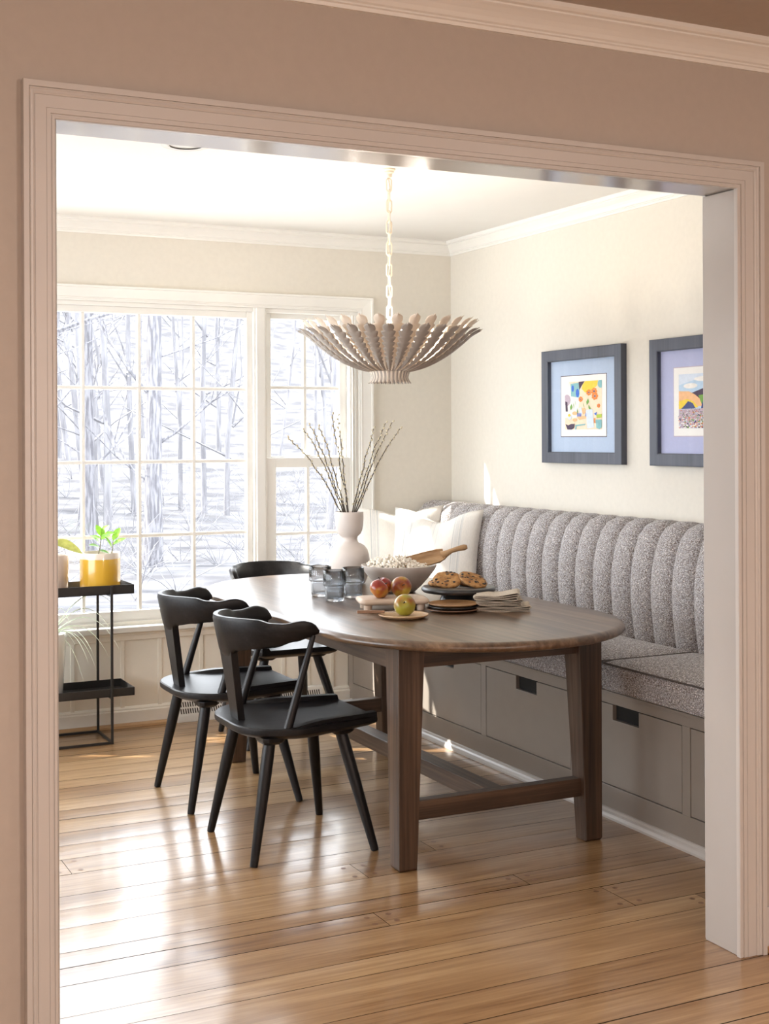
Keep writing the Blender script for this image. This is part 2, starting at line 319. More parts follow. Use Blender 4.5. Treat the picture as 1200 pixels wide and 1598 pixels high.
# ------------------------------------------------------------------ mesh helpers
class MB:
    def __init__(s): s.v = []; s.f = []; s.mi = []; s.cur = 0
    def add(s, vs, fs):
        o = len(s.v); s.v += [tuple(p) for p in vs]; s.f += [tuple(i + o for i in f) for f in fs]; s.mi += [s.cur] * len(fs)
        return s
    def box(s, x0, x1, y0, y1, z0, z1):
        return s.add([(x0, y0, z0), (x1, y0, z0), (x1, y1, z0), (x0, y1, z0), (x0, y0, z1), (x1, y0, z1), (x1, y1, z1), (x0, y1, z1)],
                     [(0, 3, 2, 1), (4, 5, 6, 7), (0, 1, 5, 4), (1, 2, 6, 5), (2, 3, 7, 6), (3, 0, 4, 7)])
    def prism(s, pts, d, closed=True):           # polygon pts (3d list) swept by vector d
        n = len(pts); d = Vector(d)
        vs = [Vector(p) for p in pts] + [Vector(p) + d for p in pts]
        fs = [(i, (i + 1) % n, n + (i + 1) % n, n + i) for i in range(n)]
        fs += [tuple(reversed(range(n))), tuple(range(n, 2 * n))]
        return s.add(vs, fs)
    def loft(s, rings, cap=True, closed=True):    # rings of equal length
        n = len(rings[0]); vs = [p for r in rings for p in r]; fs = []
        for k in range(len(rings) - 1):
            for i in range(n if closed else n - 1):
                j = (i + 1) % n
                fs.append((k * n + i, k * n + j, (k + 1) * n + j, (k + 1) * n + i))
        if cap:
            fs.append(tuple(reversed(range(n)))); fs.append(tuple(range((len(rings) - 1) * n, len(rings) * n)))
        return s.add(vs, fs)
    def lathe(s, prof, c=(0, 0, 0), n=40, cap=True, ribs=0, ribamp=0.0):
        rings = []
        for r, z in prof:
            rings.append([(c[0] + (r * (1 + ribamp * math.cos(ribs * 2 * PI * i / n))) * math.cos(2 * PI * i / n),
                           c[1] + (r * (1 + ribamp * math.cos(ribs * 2 * PI * i / n))) * math.sin(2 * PI * i / n), c[2] + z) for i in range(n)])
        return s.loft(rings, cap)
    def tube(s, pts, rad, n=10, cap=True):
        pts = [Vector(p) for p in pts]
        if not isinstance(rad, (list, tuple)): rad = [rad] * len(pts)
        rings = []; prev = None
        for i, p in enumerate(pts):
            t = (pts[min(i + 1, len(pts) - 1)] - pts[max(i - 1, 0)]).normalized()
            if prev is None:
                a = Vector((0, 0, 1)) if abs(t.z) < 0.9 else Vector((1, 0, 0))
                prev = t.cross(a).normalized()
            prev = (prev - t * prev.dot(t)).normalized(); q = t.cross(prev)
            rings.append([p + (prev * math.cos(2 * PI * k / n) + q * math.sin(2 * PI * k / n)) * rad[i] for k in range(n)])
        return s.loft(rings, cap)
    def torus_link(s, c, L, W, r, axis, n=20, m=8):  # stadium chain link, long along z, flat in plane given by unit vector axis
        ax = Vector(axis); up = Vector((0, 0, 1)); c = Vector(c); pts = []
        h = L / 2 - W / 2
        for i in range(n):
            a = 2 * PI * i / n
            pts.append(c + ax * (W / 2 * math.cos(a)) + up * (W / 2 * math.sin(a) + (h if math.sin(a) >= 0 else -h)))
        rings = []
        for i in range(n):
            t = (pts[(i + 1) % n] - pts[i - 1]).normalized(); b = ax.cross(up); q = t.cross(b)
            rings.append([pts[i] + (b * math.cos(2 * PI * k / m) + q * math.sin(2 * PI * k / m)) * r for k in range(m)])
        rings.append(rings[0])
        return s.loft(rings, False)
    def blob(s, c, r, seed=0, amp=0.0, sub=1, sc=(1, 1, 1)):
        bm = bmesh.new(); bmesh.ops.create_icosphere(bm, subdivisions=sub, radius=1.0)
        vs = []
        for v in bm.verts:
            k = 1 + amp * mnoise.noise(v.co * 1.7 + Vector((seed * 3.1, seed * 1.7, seed)))
            vs.append((c[0] + v.co.x * r * k * sc[0], c[1] + v.co.y * r * k * sc[1], c[2] + v.co.z * r * k * sc[2]))
        fs = [tuple(x.index for x in f.verts) for f in bm.faces]; bm.free()
        return s.add(vs, fs)
    def build(s, name, mats, parent=None, smooth=False, bevel=0.0, seg=2, sub=0, angle=0.7):
        me = bpy.data.meshes.new(name); me.from_pydata(s.v, [], s.f); me.update()
        mats = mats if isinstance(mats, list) else [mats]
        for m in mats: me.materials.append(m)
        for p, i in zip(me.polygons, s.mi): p.material_index = i
        bm = bmesh.new(); bm.from_mesh(me); bmesh.ops.recalc_face_normals(bm, faces=bm.faces); bm.to_mesh(me); bm.free()
        if smooth:
            for p in me.polygons: p.use_smooth = True
            try: me.set_sharp_from_angle(angle=angle)
            except Exception: pass
        o = bpy.data.objects.new(name, me); COL.objects.link(o)
        if parent is not None: o.parent = parent
        if bevel:
            md = o.modifiers.new('bevel', 'BEVEL'); md.width = bevel; md.segments = seg; md.limit_method = 'ANGLE'; md.angle_limit = 0.6
        if sub:
            md = o.modifiers.new('smooth', 'SUBSURF'); md.levels = sub; md.render_levels = sub
        return o

def tag(o, label, cat, group=None):
    o['label'] = label; o['category'] = cat
    if group: o['group'] = group
    return o
def thing(name, label, cat, loc=(0, 0, 0), rz=0.0, group=None):
    o = bpy.data.objects.new(name, None); COL.objects.link(o); o.empty_display_size = 0.1
    o.location = loc; o.rotation_euler = (0, 0, rz)
    return tag(o, label, cat, group)
def struct(o):
    o['kind'] = 'structure'; return o
def sempty(name, loc=(0, 0, 0)):
    o = bpy.data.objects.new(name, None); COL.objects.link(o); o.location = loc; return struct(o)
def copy_tree(o, parent=None):
    c = o.copy(); COL.objects.link(c)
    if parent is not None: c.parent = parent
    for ch in list(o.children): copy_tree(ch, c)
    return c

# ------------------------------------------------------------------ room shell
H = 2.44
XL, XR = -0.55, 3.476            # dining room side walls
YB = 6.27                        # window wall
Y0, Y1 = 2.747, 2.875            # wall with the wide opening
FX0, FX1, FY0 = -1.6, 4.3, -2.6  # front room
OX0, OX1, OZ = 0.588, 2.386, 2.047

# floor: boards along x
seams = [-2.6]
while seams[-1] < 1.9: seams.append(seams[-1] + rnd.choice([0.11, 0.13, 0.15, 0.17]))
seams += [2.05, 2.17, 2.31, 2.45, 2.58, 2.723, 2.872, 3.08, 3.18, 3.362, 3.477, 3.58, 3.758, 3.906, 4.02, 4.218, 4.374, 4.52, 4.672, 4.83, 4.95, 5.10, 5.26, 5.38, 5.53, 5.68, 5.80, 5.95, 6.07, 6.17, 6.27]
ends = {3.08: [2.6], 3.362: [1.66], 3.18: [2.38], 3.758: [1.78], 4.218: [0.95], 3.477: [2.2], 3.906: [2.1]}
fl = MB(); tints = []
g = 0.0016
pegs = []
for a, b in zip(seams[:-1], seams[1:]):
    xs = [FX0] + [e for e in ends.get(a, [])] + [FX1]
    if a not in ends:
        x = FX0 + rnd.uniform(0.6, 2.2)
        mids = []
        while x < FX1 - 0.4:
            if not (0.4 < x < 2.9 and a > 2.0): mids.append(x)
            x += rnd.uniform(1.6, 2.6)
        xs = [FX0] + mids + [FX1]
    for x0, x1 in zip(xs[:-1], xs[1:]):
        t = rnd.uniform(0, 1); tl = rnd.uniform(-0.0004, 0.0004); nn = 6
        vs = []
        for k in range(nn + 1):
            u = k / nn; y = a + g + (b - a - 2 * g) * u
            z = -0.0006 * (2 * u - 1) ** 2 + tl * (2 * u - 1)
            vs += [(x0 + 0.001, y, z), (x1 - 0.001, y, z)]
        fs = [(2 * k, 2 * k + 1, 2 * k + 3, 2 * k + 2) for k in range(nn)]
        fl.add(vs, fs); tints += [t] * nn
        if x0 > 0.3 and x0 in ends.get(a, []):
            for sx in (-0.035, 0.035):
                for yy in (a + 0.03, b - 0.03): pegs.append((x0 + sx, yy))
fl.cur = 1
for px, py in pegs:
    fl.add([(px + 0.009 * math.cos(2 * PI * k / 12), py + 0.009 * math.sin(2 * PI * k / 12), 0.0004) for k in range(12)], [tuple(range(12))]); tints.append(0.1)
fl.cur = 2
fl.box(FX0, FX1, FY0, YB + 0.2, -0.06, -0.004); tints += [0] * 6
flo = fl.build('floor', [M['floor'], M['peg'], M['seam']], smooth=True, angle=0.5)
at = flo.data.attributes.new('tint', 'FLOAT', 'FACE')
for i, t in enumerate(tints): at.data[i].value = t
struct(flo)

struct(MB().box(XL - 0.15, XR + 0.15, Y1 - 0.06, YB + 0.2, H, H + 0.1).build('ceiling', M['ceiling']))
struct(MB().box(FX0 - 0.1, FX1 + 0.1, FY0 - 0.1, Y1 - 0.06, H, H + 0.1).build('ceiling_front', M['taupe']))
# wall with the opening (front room side and dining side)
w = MB()
w.box(FX0, OX0 - 0.015, Y0, Y1, 0, H); w.box(OX1 + 0.015, FX1, Y0, Y1, 0, H); w.box(OX0 - 0.015, OX1 + 0.015, Y0, Y1, OZ + 0.015, H)
struct(w.build('wall_front', M['taupe']))
struct(MB().box(XR, XR + 0.12, Y1, YB + 0.16, 0, H).build('wall_right', M['wall']))
w = MB(); LY0, LY1 = 3.45, 6.05          # unseen side window added to brighten the dining room
w.box(XL - 0.12, XL, Y1, LY0, 0, H); w.box(XL - 0.12, XL, LY1, YB + 0.16, 0, H); w.box(XL - 0.12, XL, LY0, LY1, 2.045, H); w.box(XL - 0.12, XL, LY0, LY1, 0, 0.5)
struct(w.build('wall_left', M['wall']))
w = MB()
for k in range(4): yy = LY0 + (LY1 - LY0) * k / 3; w.box(XL - 0.09, XL - 0.05, yy - 0.022, yy + 0.022, 0.5, 2.045)
for z in (0.52, 1.27, 2.025): w.box(XL - 0.085, XL - 0.055, LY0, LY1, z - 0.02, z + 0.02)
struct(w.build('window_side_added', M['sash']))
struct(MB().box(-3.2, XL - 0.12, 2.0, 7.35, 2.52, 2.62).build('ceiling_sun_blocker', M['ceiling']))  # unseen roof added to keep sun out of the side window
w = MB(); WX0, WX1, WZ0, WZ1 = -0.15, 2.92, 0.50, 2.045
w.box(XL, WX0, YB, YB + 0.16, 0, H); w.box(WX1, XR, YB, YB + 0.16, 0, H); w.box(WX0, WX1, YB, YB + 0.16, WZ1, H); w.box(WX0, WX1, YB, YB + 0.16, 0, WZ0)
struct(w.build('wall_back', M['wall']))
struct(MB().box(FX0 - 0.1, FX0, FY0, Y0, 0, H).build('wall_front_room_left', M['taupe']))
struct(MB().box(FX1, FX1 + 0.1, FY0, Y0, 0, H).build('wall_front_room_right', M['taupe']))
struct(MB().box(FX0, FX1, FY0 - 0.1, FY0, 0, H).build('wall_front_room_rear', M['taupe']))

# opening: jamb lining and casing
j = MB()
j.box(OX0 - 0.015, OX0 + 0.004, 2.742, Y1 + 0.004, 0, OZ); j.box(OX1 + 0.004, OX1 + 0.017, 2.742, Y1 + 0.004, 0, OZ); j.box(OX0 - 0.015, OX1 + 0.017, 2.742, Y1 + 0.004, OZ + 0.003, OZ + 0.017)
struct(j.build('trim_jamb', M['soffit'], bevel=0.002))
def casing(name, prof, xl, xr, zt, y, sgn, wl, wr, wt, mat):
    # prof: (fraction across width, projection); sgn -1 projects toward -y
    mb = MB(); rings = []
    for f, d in prof:
        yy = y + sgn * d
        rings.append([(xl - f * wl, yy, 0), (xl - f * wl, yy, zt + f * wt), (xr + f * wr, yy, zt + f * wt), (xr + f * wr, yy, 0)])
    mb.loft(rings, False, False)
    return mb.build(name, mat)
cas_prof = [(0, 0), (0, 0.012), (0.02, 0.014), (0.10, 0.014), (0.115, 0.0118), (0.14, 0.0118), (0.15, 0.016), (0.27, 0.016), (0.275, 0.0148), (0.29, 0.0148), (0.295, 0.017),
            (0.62, 0.017), (0.625, 0.0156), (0.64, 0.0156), (0.645, 0.018), (0.70, 0.0205), (0.76, 0.0195), (0.80, 0.022), (0.805, 0.0205), (0.82, 0.0205), (0.825, 0.026), (0.99, 0.026), (1.0, 0.024), (1.0, 0.0)]
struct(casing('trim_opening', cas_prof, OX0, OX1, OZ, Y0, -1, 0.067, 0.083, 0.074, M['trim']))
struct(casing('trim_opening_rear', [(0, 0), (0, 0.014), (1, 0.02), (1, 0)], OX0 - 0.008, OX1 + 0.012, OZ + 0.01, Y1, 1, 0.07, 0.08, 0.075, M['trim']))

# crown mouldings: profile (out from wall, down from ceiling)
crown = [(0, 0.072), (0.006, 0.072), (0.008, 0.064), (0.012, 0.062), (0.012, 0.058), (0.017, 0.055), (0.022, 0.046), (0.030, 0.036), (0.040, 0.027), (0.047, 0.022), (0.047, 0.018), (0.055, 0.016), (0.060, 0.010), (0.060, 0.0)]
mb = MB()
mb.loft([[(XL + o, Y1, H - d), (XL + o, YB - o, H - d), (XR - o, YB - o, H - d), (XR - o, Y1, H - d)] for o, d in crown], False, False)
struct(mb.build('trim_crown_dining', M['sash']))
mb = MB(); mb.loft([[(FX0, Y0 - o * 1.25, H - d), (FX1, Y0 - o * 1.25, H - d)] for o, d in crown], False, False)
struct(mb.build('trim_crown_front', M['sash']))
# front room baseboard right of the opening
bb = MB(); bb.box(OX1 + 0.083, FX1, Y0 - 0.014, Y0, 0, 0.12); bb.box(FX0, OX0 - 0.067, Y0 - 0.014, Y0, 0, 0.12)
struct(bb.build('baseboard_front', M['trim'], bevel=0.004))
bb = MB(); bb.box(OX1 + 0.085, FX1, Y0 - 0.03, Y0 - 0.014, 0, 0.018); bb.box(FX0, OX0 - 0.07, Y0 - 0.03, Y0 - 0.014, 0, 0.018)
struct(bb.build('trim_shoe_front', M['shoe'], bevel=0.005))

# ------------------------------------------------------------------ windows
GY = 6.315                      # glass plane of the fixed window
def grid_window(name, x0, x1, z0, z1, cols, rows, yg, frame, depth, mw=0.019, parent=None, rail_top=None, rail_bot=None):
    # sash frame of given stile width, muntins and one pane mesh per light
    rt = rail_top or frame; rb = rail_bot or frame
    f = MB()
    f.box(x0 - frame, x0, yg - depth, yg + 0.018, z0 - rb, z1 + rt); f.box(x1, x1 + frame, yg - depth, yg + 0.018, z0 - rb, z1 + rt)
    f.box(x0, x1, yg - depth, yg + 0.018, z1, z1 + rt); f.box(x0, x1, yg - depth, yg + 0.018, z0 - rb, z0)
    fo = f.build('sash', M['sash'], parent, bevel=0.0025)
    m = MB()
    for i in range(1, cols):
        x = x0 + (x1 - x0) * i / cols; m.box(x - mw / 2, x + mw / 2, yg - depth * 0.55, yg + 0.016, z0, z1)
    for k in range(1, rows):
        z = z0 + (z1 - z0) * k / rows; m.box(x0, x1, yg - depth * 0.5, yg + 0.015, z - mw / 2, z + mw / 2)
    if cols > 1 or rows > 1: m.build('muntin_grid', M['sash'], fo, bevel=0.003)
    p = MB()
    p.add([(x0, yg, z0), (x1, yg, z0), (x1, yg, z1), (x0, yg, z1)], [(0, 1, 2, 3)])
    p.build('pane', M['pane'], fo)
    return fo
GX = [2.308 - 0.2755 * i for i in range(7)]
w2 = sempty('window_2')
grid_window('window_2', GX[6], GX[0], 0.552, 1.993, 6, 4, GY, 0.030, 0.024, 0.017, w2, 0.032, 0.062)
def double_hung(name, x0, x1):
    e = sempty(name)
    grid_window(name, x0, x1, 1.293, 1.998, 2, 2, 6.335, 0.040, 0.020, 0.017, e, 0.03, 0.045)   # upper sash sits further out
    lo = grid_window(name, x0 + 0.012, x1 - 0.012, 0.556, 1.235, 2, 2, 6.300, 0.052, 0.022, 0.017, e, 0.05, 0.068)
    lk = MB(); xc = (x0 + x1) / 2
    lk.box(xc - 0.025, xc + 0.025, 6.283, 6.305, 1.285, 1.293); lk.tube([(xc - 0.018, 6.292, 1.296), (xc + 0.018, 6.286, 1.299)], 0.005)
    lk.build('sash_lock', M['sash'], lo)
    return e
double_hung('window_3', 2.448, 2.832)
double_hung('window_1', 0.142, 0.526)
# frame between and around the three units
fr = MB()
for a, b in ((2.338, 2.4075), (0.566, 0.626), ):
    fr.box(a, b, YB - 0.002, YB + 0.11, WZ0, WZ1)
    fr.box(a + 0.012, b - 0.012, YB - 0.012, YB, WZ0, WZ1)
fr.box(2.872, WX1, YB + 0.004, YB + 0.15, WZ0, WZ1); fr.box(WX0, 0.102, YB + 0.004, YB + 0.15, WZ0, WZ1)
fr.box(0.102, 2.872, YB + 0.004, YB + 0.15, 2.025, WZ1); fr.box(0.102, 2.872, YB + 0.006, YB + 0.15, WZ0 - 0.01, WZ0 + 0.002)
for xx in (2.884, 2.898): fr.box(xx, xx + 0.006, YB - 0.004, YB + 0.02, WZ0, WZ1 - 0.02)
struct(fr.build('trim_window_frame', M['sash'], bevel=0.002))
wc = [(0, 0), (0, 0.014), (0.12, 0.014), (0.13, 0.018), (0.2, 0.018), (0.21, 0.014), (0.25, 0.016), (0.85, 0.02), (0.87, 0.026), (0.99, 0.026), (1, 0.024), (1, 0)]
cw = casing('trim_window_casing', wc, WX0, WX1, WZ1, YB, -1, 0.078, 0.078, 0.074, M['sash'])
for v in cw.data.vertices:
    if v.co.z < 0.1: v.co.z = 0.482
struct(cw)
s = MB(); s.box(WX0 - 0.10, WX1 - 0.075, 6.212, YB + 0.05, 0.455, 0.484)
struct(s.build('trim_window_sill', M['sash'], bevel=0.006, seg=3))
# panelled wainscot, baseboard
pn = MB()
pn.box(XL, 2.85, YB - 0.012, YB, 0.0, 0.455)
pn.box(XL, 2.85, YB - 0.024, YB - 0.012, 0.415, 0.455); pn.box(XL, 2.85, YB - 0.032, YB - 0.02, 0.44, 0.455)
for x in (0.15, 0.42, 0.68, 0.95, 1.18, 1.415, 1.655, 1.84, 2.05, 2.26, 2.485, 2.62, 2.755): pn.box(x - 0.010, x + 0.010, YB - 0.019, YB - 0.012, 0.08, 0.415)
struct(pn.build('trim_wainscot', M['panel'], bevel=0.002))
bb = MB(); bb.prism([(XL, YB - 0.012, 0), (XL, YB - 0.030, 0), (XL, YB - 0.030, 0.074), (XL, YB - 0.024, 0.080), (XL, YB - 0.024, 0.086), (XL, YB - 0.017, 0.094), (XL, YB - 0.012, 0.096)], (2.85 - XL, 0, 0))
struct(bb.build('baseboard_back', M['panel']))
sh = MB(); sh.prism([(XL, YB - 0.030, 0), (XL, YB - 0.048, 0), (XL, YB - 0.046, 0.010), (XL, YB - 0.038, 0.018), (XL, YB - 0.030, 0.020)], (1.92 - XL, 0, 0))
sh.prism([(2.69, YB - 0.030, 0), (2.69, YB - 0.048, 0), (2.69, YB - 0.046, 0.010), (2.69, YB - 0.038, 0.018), (2.69, YB - 0.030, 0.020)], (2.84 - 2.69, 0, 0))
struct(sh.build('trim_shoe_back', M['shoe']))

# ------------------------------------------------------------------ outdoors
struct(MB().box(XL, 5.2, YB + 0.16, YB + 0.53, 2.53, 2.66).build('ceiling_eave', M['ceiling']))
gr = MB(); nx, ny = 40, 40; vs = []
for jy in range(ny + 1):
    for ix in range(nx + 1):
        x = -60 + 130 * ix / nx; y = 6.45 + 75 * (jy / ny) ** 1.5
        z = -0.55 - 0.02 * (y - 6.4) + 0.0030 * max(0, y - 16) ** 2 + 0.25 * mnoise.noise(Vector((x * 0.12, y * 0.12, 0)))
        vs.append((x, y, z))
gr.add(vs, [(a * (nx + 1) + b, a * (nx + 1) + b + 1, (a + 1) * (nx + 1) + b + 1, (a + 1) * (nx + 1) + b) for a in range(ny) for b in range(nx)])
struct(gr.build('ground', M['ground'], smooth=True))
struct(MB().box(-9, 9, 6.44, 11.5, -0.75, -0.48).build('ground_bounce_slab', M['bounce_slab']))  # unseen pale slab added to bounce daylight into the room
def ground_z(x, y): return -0.55 - 0.02 * (y - 6.4) + 0.0030 * max(0, y - 16) ** 2 - 0.3

def tree(label, x, y, r, h, lean=(0, 0), seed=0, nb=8, fork=None, low=2.0, twig=1):
    rr = random.Random(seed); z0 = ground_z(x, y)
    t = thing('tree', label, 'tree', (x, y, z0), 0, 'bare trees outside the window')
    mb = MB(); pts = []; rad = []
    for k in range(9):
        u = k / 8
        pts.append(Vector((lean[0] * u * h + 0.10 * r * math.sin(3 * u + seed) , lean[1] * u * h, u * h)))
        rad.append(r * (1.25 - 0.25 * min(1, u * 8)) * (1 - 0.55 * u))
    mb.tube(pts, rad, 14); mb.build('trunk', M['bark'], t, smooth=True)
    b = MB()
    def limb(p, d, L, r0, depth):
        ps = [p]; rs = [r0]; q = p.copy(); dd = d.copy()
        for k in range(5):
            dd = (dd + Vector((rr.uniform(-.28, .28), rr.uniform(-.28, .28), rr.uniform(-.12, .22)))).normalized(); q = q + dd * L / 5
            ps.append(q.copy()); rs.append(r0 * (1 - 0.16 * (k + 1)))
        b.tube(ps, rs, 5, True)
        if depth > 0:
            for k in range(3 if depth > 1 else 3):
                i = rr.randint(1, 5); nd = (dd + Vector((rr.uniform(-1, 1), rr.uniform(-1, 1), rr.uniform(-.3, .8)))).normalized()
                limb(ps[i], nd, L * rr.uniform(.45, .7), rs[i] * 0.55, depth - 1)
    for k in range(nb):
        u = rr.uniform(low / h, 0.95); i = int(u * 8); p = pts[i].lerp(pts[min(8, i + 1)], u * 8 - i)
        a = rr.uniform(0, 2 * PI)
        limb(p, Vector((math.cos(a), 0.5 * math.sin(a), rr.uniform(.25, .9))).normalized(), rr.uniform(1.2, 2.8) * (h / 9), r * rr.uniform(.11, .24) * (1 - .4 * u), 2)
    b.build('branches', M['bark'], t, smooth=True)
    return t
tree('broad grey tree trunk seen through the right-hand column of the big window', 2.92, 17.5, 0.22, 13, (0.004, 0), 1, 8, low=2.5)
tree('rough grey trunk just left of the broad one, outside the big window', 2.72, 19.5, 0.135, 12, (0.006, 0), 2, 9, low=2.0)
tree('slim leaning tree in the third column of the big window', 2.05, 20.0, 0.075, 11, (0.045, 0), 3, 10, low=1.0)
tree('thin tree behind the second column of the big window', 1.35, 23.0, 0.07, 12, (-0.01, 0), 4, 10, low=1.0)
tree('thin tree by the left edge of the big window', 0.35, 19.0, 0.10, 12, (0.02, 0), 5, 10, low=1.5)
tree('slender trunk right of the broad one beside the mullion', 4.25, 21.0, 0.11, 12, (0.01, 0), 6, 9, low=1.5)
tree('tree seen in the left panes of the narrow window', 5.25, 22.0, 0.12, 12, (-0.006, 0), 7, 10, low=1.5)
tree('tree seen in the right panes of the narrow window, behind the willow branches', 6.05, 21.0, 0.15, 12, (0.012, 0), 8, 10, low=1.5)
tree('distant tree far up the slope behind the yellow pot', 1.2, 34.0, 0.13, 14, (0.01, 0), 29, 12, low=1.5)
tree('distant tree far up the slope behind the middle of the big window', 3.9, 36.0, 0.14, 14, (-0.01, 0), 10, 12, low=1.5)
tb = MB(); rr = random.Random(77)
for k in range(42):
    y = rr.uniform(26, 46); x = y * rr.uniform(0.08, 0.50); z = ground_z(x, y); h = rr.uniform(7, 12); r = rr.uniform(0.03, 0.11); a = rr.uniform(-.09, .09)
    ps = [(x + a * h * u + .12 * math.sin(u * 5 + k), y, z + h * u) for u in (0, .25, .5, .75, 1)]
    tb.tube(ps, [r, r * .9, r * .75, r * .55, r * .3], 6)
    for q in range(6):
        u = rr.uniform(.2, .9); p = Vector((x + a * h * u, y, z + h * u)); d = Vector((rr.uniform(-1, 1), 0, rr.uniform(.2, 1.0))).normalized(); L = rr.uniform(1.2, 3.0)
        m_ = p + d * L * .5 + Vector((0, 0, rr.uniform(-.2, .3))); tb.tube([p, m_, p + d * L + Vector((rr.uniform(-.4, .4), 0, rr.uniform(-.2, .5)))], [r * .4, r * .25, r * .1], 4, False)
to = tb.build('treeline', M['far_bark'], None, smooth=True); to['kind'] = 'stuff'; tag(to, 'hazy leafless woods far up the slope outside the windows', 'woods')
# tangle of thin undergrowth
ub = MB(); rr = random.Random(42)
for k in range(150):
    y = rr.uniform(17, 38); x = y * rr.uniform(0.05, 0.48); z = ground_z(x, y) + 0.3
    for q in range(5):
        a = rr.uniform(0, 2 * PI); L = rr.uniform(0.5, 1.5); d = Vector((math.cos(a) * .7, math.sin(a) * .3, rr.uniform(.5, 1.2))).normalized()
        p = Vector((x, y, z)); ps = [p.copy()]
        for s_ in range(4):
            d = (d + Vector((rr.uniform(-.25, .25), rr.uniform(-.25, .25), rr.uniform(-.2, .1)))).normalized(); d = (d + Vector((rr.uniform(-.3, .3), 0, rr.uniform(-.3, .2)))).normalized(); p = p + d * L / 4; ps.append(p.copy())
        ub.tube(ps, [0.008, 0.007, 0.0055, 0.004, 0.0025], 4, False)
uo = ub.build('undergrowth', M['brush']); uo['kind'] = 'stuff'; tag(uo, 'tangled pale leafless brush on the slope outside the window', 'brush')

# ------------------------------------------------------------------ banquette
BX = 2.85
bench = thing('banquette_bench', 'taupe built-in banquette base with cut-out drawer pulls along the right wall', 'bench', (BX, 2.93, 0))
bl, bh = YB - 2.93 - 0.012, 0.47            # local: x 0.. depth, y 0..length
dr = [(3.508 - 0.585, 3.508), (3.55, 4.182), (4.212, 4.848), (4.889, 5.525), (5.565, 6.2)]
dr = [(a - 2.93, b - 2.93) for a, b in dr]; dr[0] = (0.012, dr[0][1])
c = MB(); c.box(0.018, 0.61, 0, bl, 0.02, bh - 0.02)
c.build('carcass', M['bench'], bench)
f = MB(); f.box(0, 0.02, 0, bl, 0.0, 0.1145); f.box(0, 0.02, 0, bl, 0.4145, bh - 0.012); f.box(-0.006, 0.034, 0, bl, bh - 0.022, bh - 0.010)
ys = [0] + [q for d in dr for q in d] + [bl]
for a, b in zip(ys[0::2], ys[1::2]):
    if b - a > 0.004: f.box(0, 0.02, a, b, 0.1145, 0.4145)
f.build('face_frame', M['bench'], bench, bevel=0.0012)
MB().box(0.035, 0.60, 0, bl, bh - 0.016, bh + 0.004).build('seat_board', M['bench'], bench, bevel=0.003)
for a, b in dr:
    a += 0.003; b -= 0.003; m = (a + b) / 2; z0, z1, hw, hz = 0.118, 0.411, 0.077, 0.358
    d = MB(); d.prism([(0.001, a, z0), (0.001, b, z0), (0.001, b, z1), (0.001, m + hw, z1), (0.001, m + hw, hz), (0.001, m - hw, hz), (0.001, m - hw, z1), (0.001, a, z1)], (0.017, 0, 0))
    do = d.build('drawer', M['bench'], bench, bevel=0.001)
    MB().box(0.0175, 0.0178, m - hw - 0.01, m + hw + 0.01, hz - 0.01, z1 + 0.002).build('pull_shade', M['opening_shade'], do)  # thin dark sheet standing for the shade inside the cut-out
t = MB(); t.prism([(0, 0, 0), (-0.020, 0, 0), (-0.020, 0, 0.008), (-0.015, 0, 0.018), (-0.008, 0, 0.024), (-0.006, 0, 0.032), (0, 0, 0.034)], (0, bl - 0.03, 0))
t.build('toe_molding', M['trim'], bench)

def cushion(y0, y1, label):
    x0, x1, z0, z1 = 2.795, 3.245, 0.475, 0.572
    o = thing('seat_cushion', label, 'cushion', ((x0 + x1) / 2, (y0 + y1) / 2, z0), 0, 'tweed seat cushions on the banquette')
    a, b = (x1 - x0) / 2, (y1 - y0) / 2; h = z1 - z0
    mb = MB(); n = 20; rings = []
    def ring(ins, z):
        r = 0.03; pts = []
        A, B = max(a - ins, r + 0.01), max(b - ins, r + 0.01)
        for cx, cy, s in ((A - r, B - r, 0), (-A + r, B - r, 1), (-A + r, -B + r, 2), (A - r, -B + r, 3)):
            for k in range(5):
                t = (s + k / 4) * PI / 2; pts.append((cx + r * math.cos(t), cy + r * math.sin(t), z))
        # subdivide sides
        out = []
        for i, p in enumerate(pts):
            q = pts[(i + 1) % len(pts)]; out.append(p)
            if i % 5 == 4:
                for k in range(1, 8): out.append(tuple(Vector(p).lerp(Vector(q), k / 8)))
        return out
    for ins, z in ((0.03, 0.006), (0.012, 0.0), (0.004, 0.004), (0.0, 0.02), (-0.003, h * 0.5), (0.0, h - 0.016), (0.006, h - 0.004), (0.014, h), (0.03, h + 0.006), (0.07, h + 0.014), (0.12, h + 0.019), (0.17, h + 0.021), (0.2, h + 0.022)):
        rings.append(ring(ins, z))
    mb.loft(rings); co = mb.build('cushion_body', M['tweed'], o, smooth=True, angle=1.5)
    for z in (0.006, h - 0.001):
        pr = MB(); pts = [Vector(p) for p in ring(0.004, z)]; pts += pts[:2]
        pr.tube(pts, 0.0035, 6, False); pr.build('piping', M['piping'] if z > 0.05 else M['tweed'], co, smooth=True)
    return o
cushion(2.95, 3.953, 'near grey tweed seat cushion, partly cut off by the door jamb')
cushion(3.957, 4.96, 'middle grey tweed seat cushion, behind the near corner of the table')
cushion(4.964, 6.2, 'far grey tweed seat cushion beneath the white pillows, by the window wall')

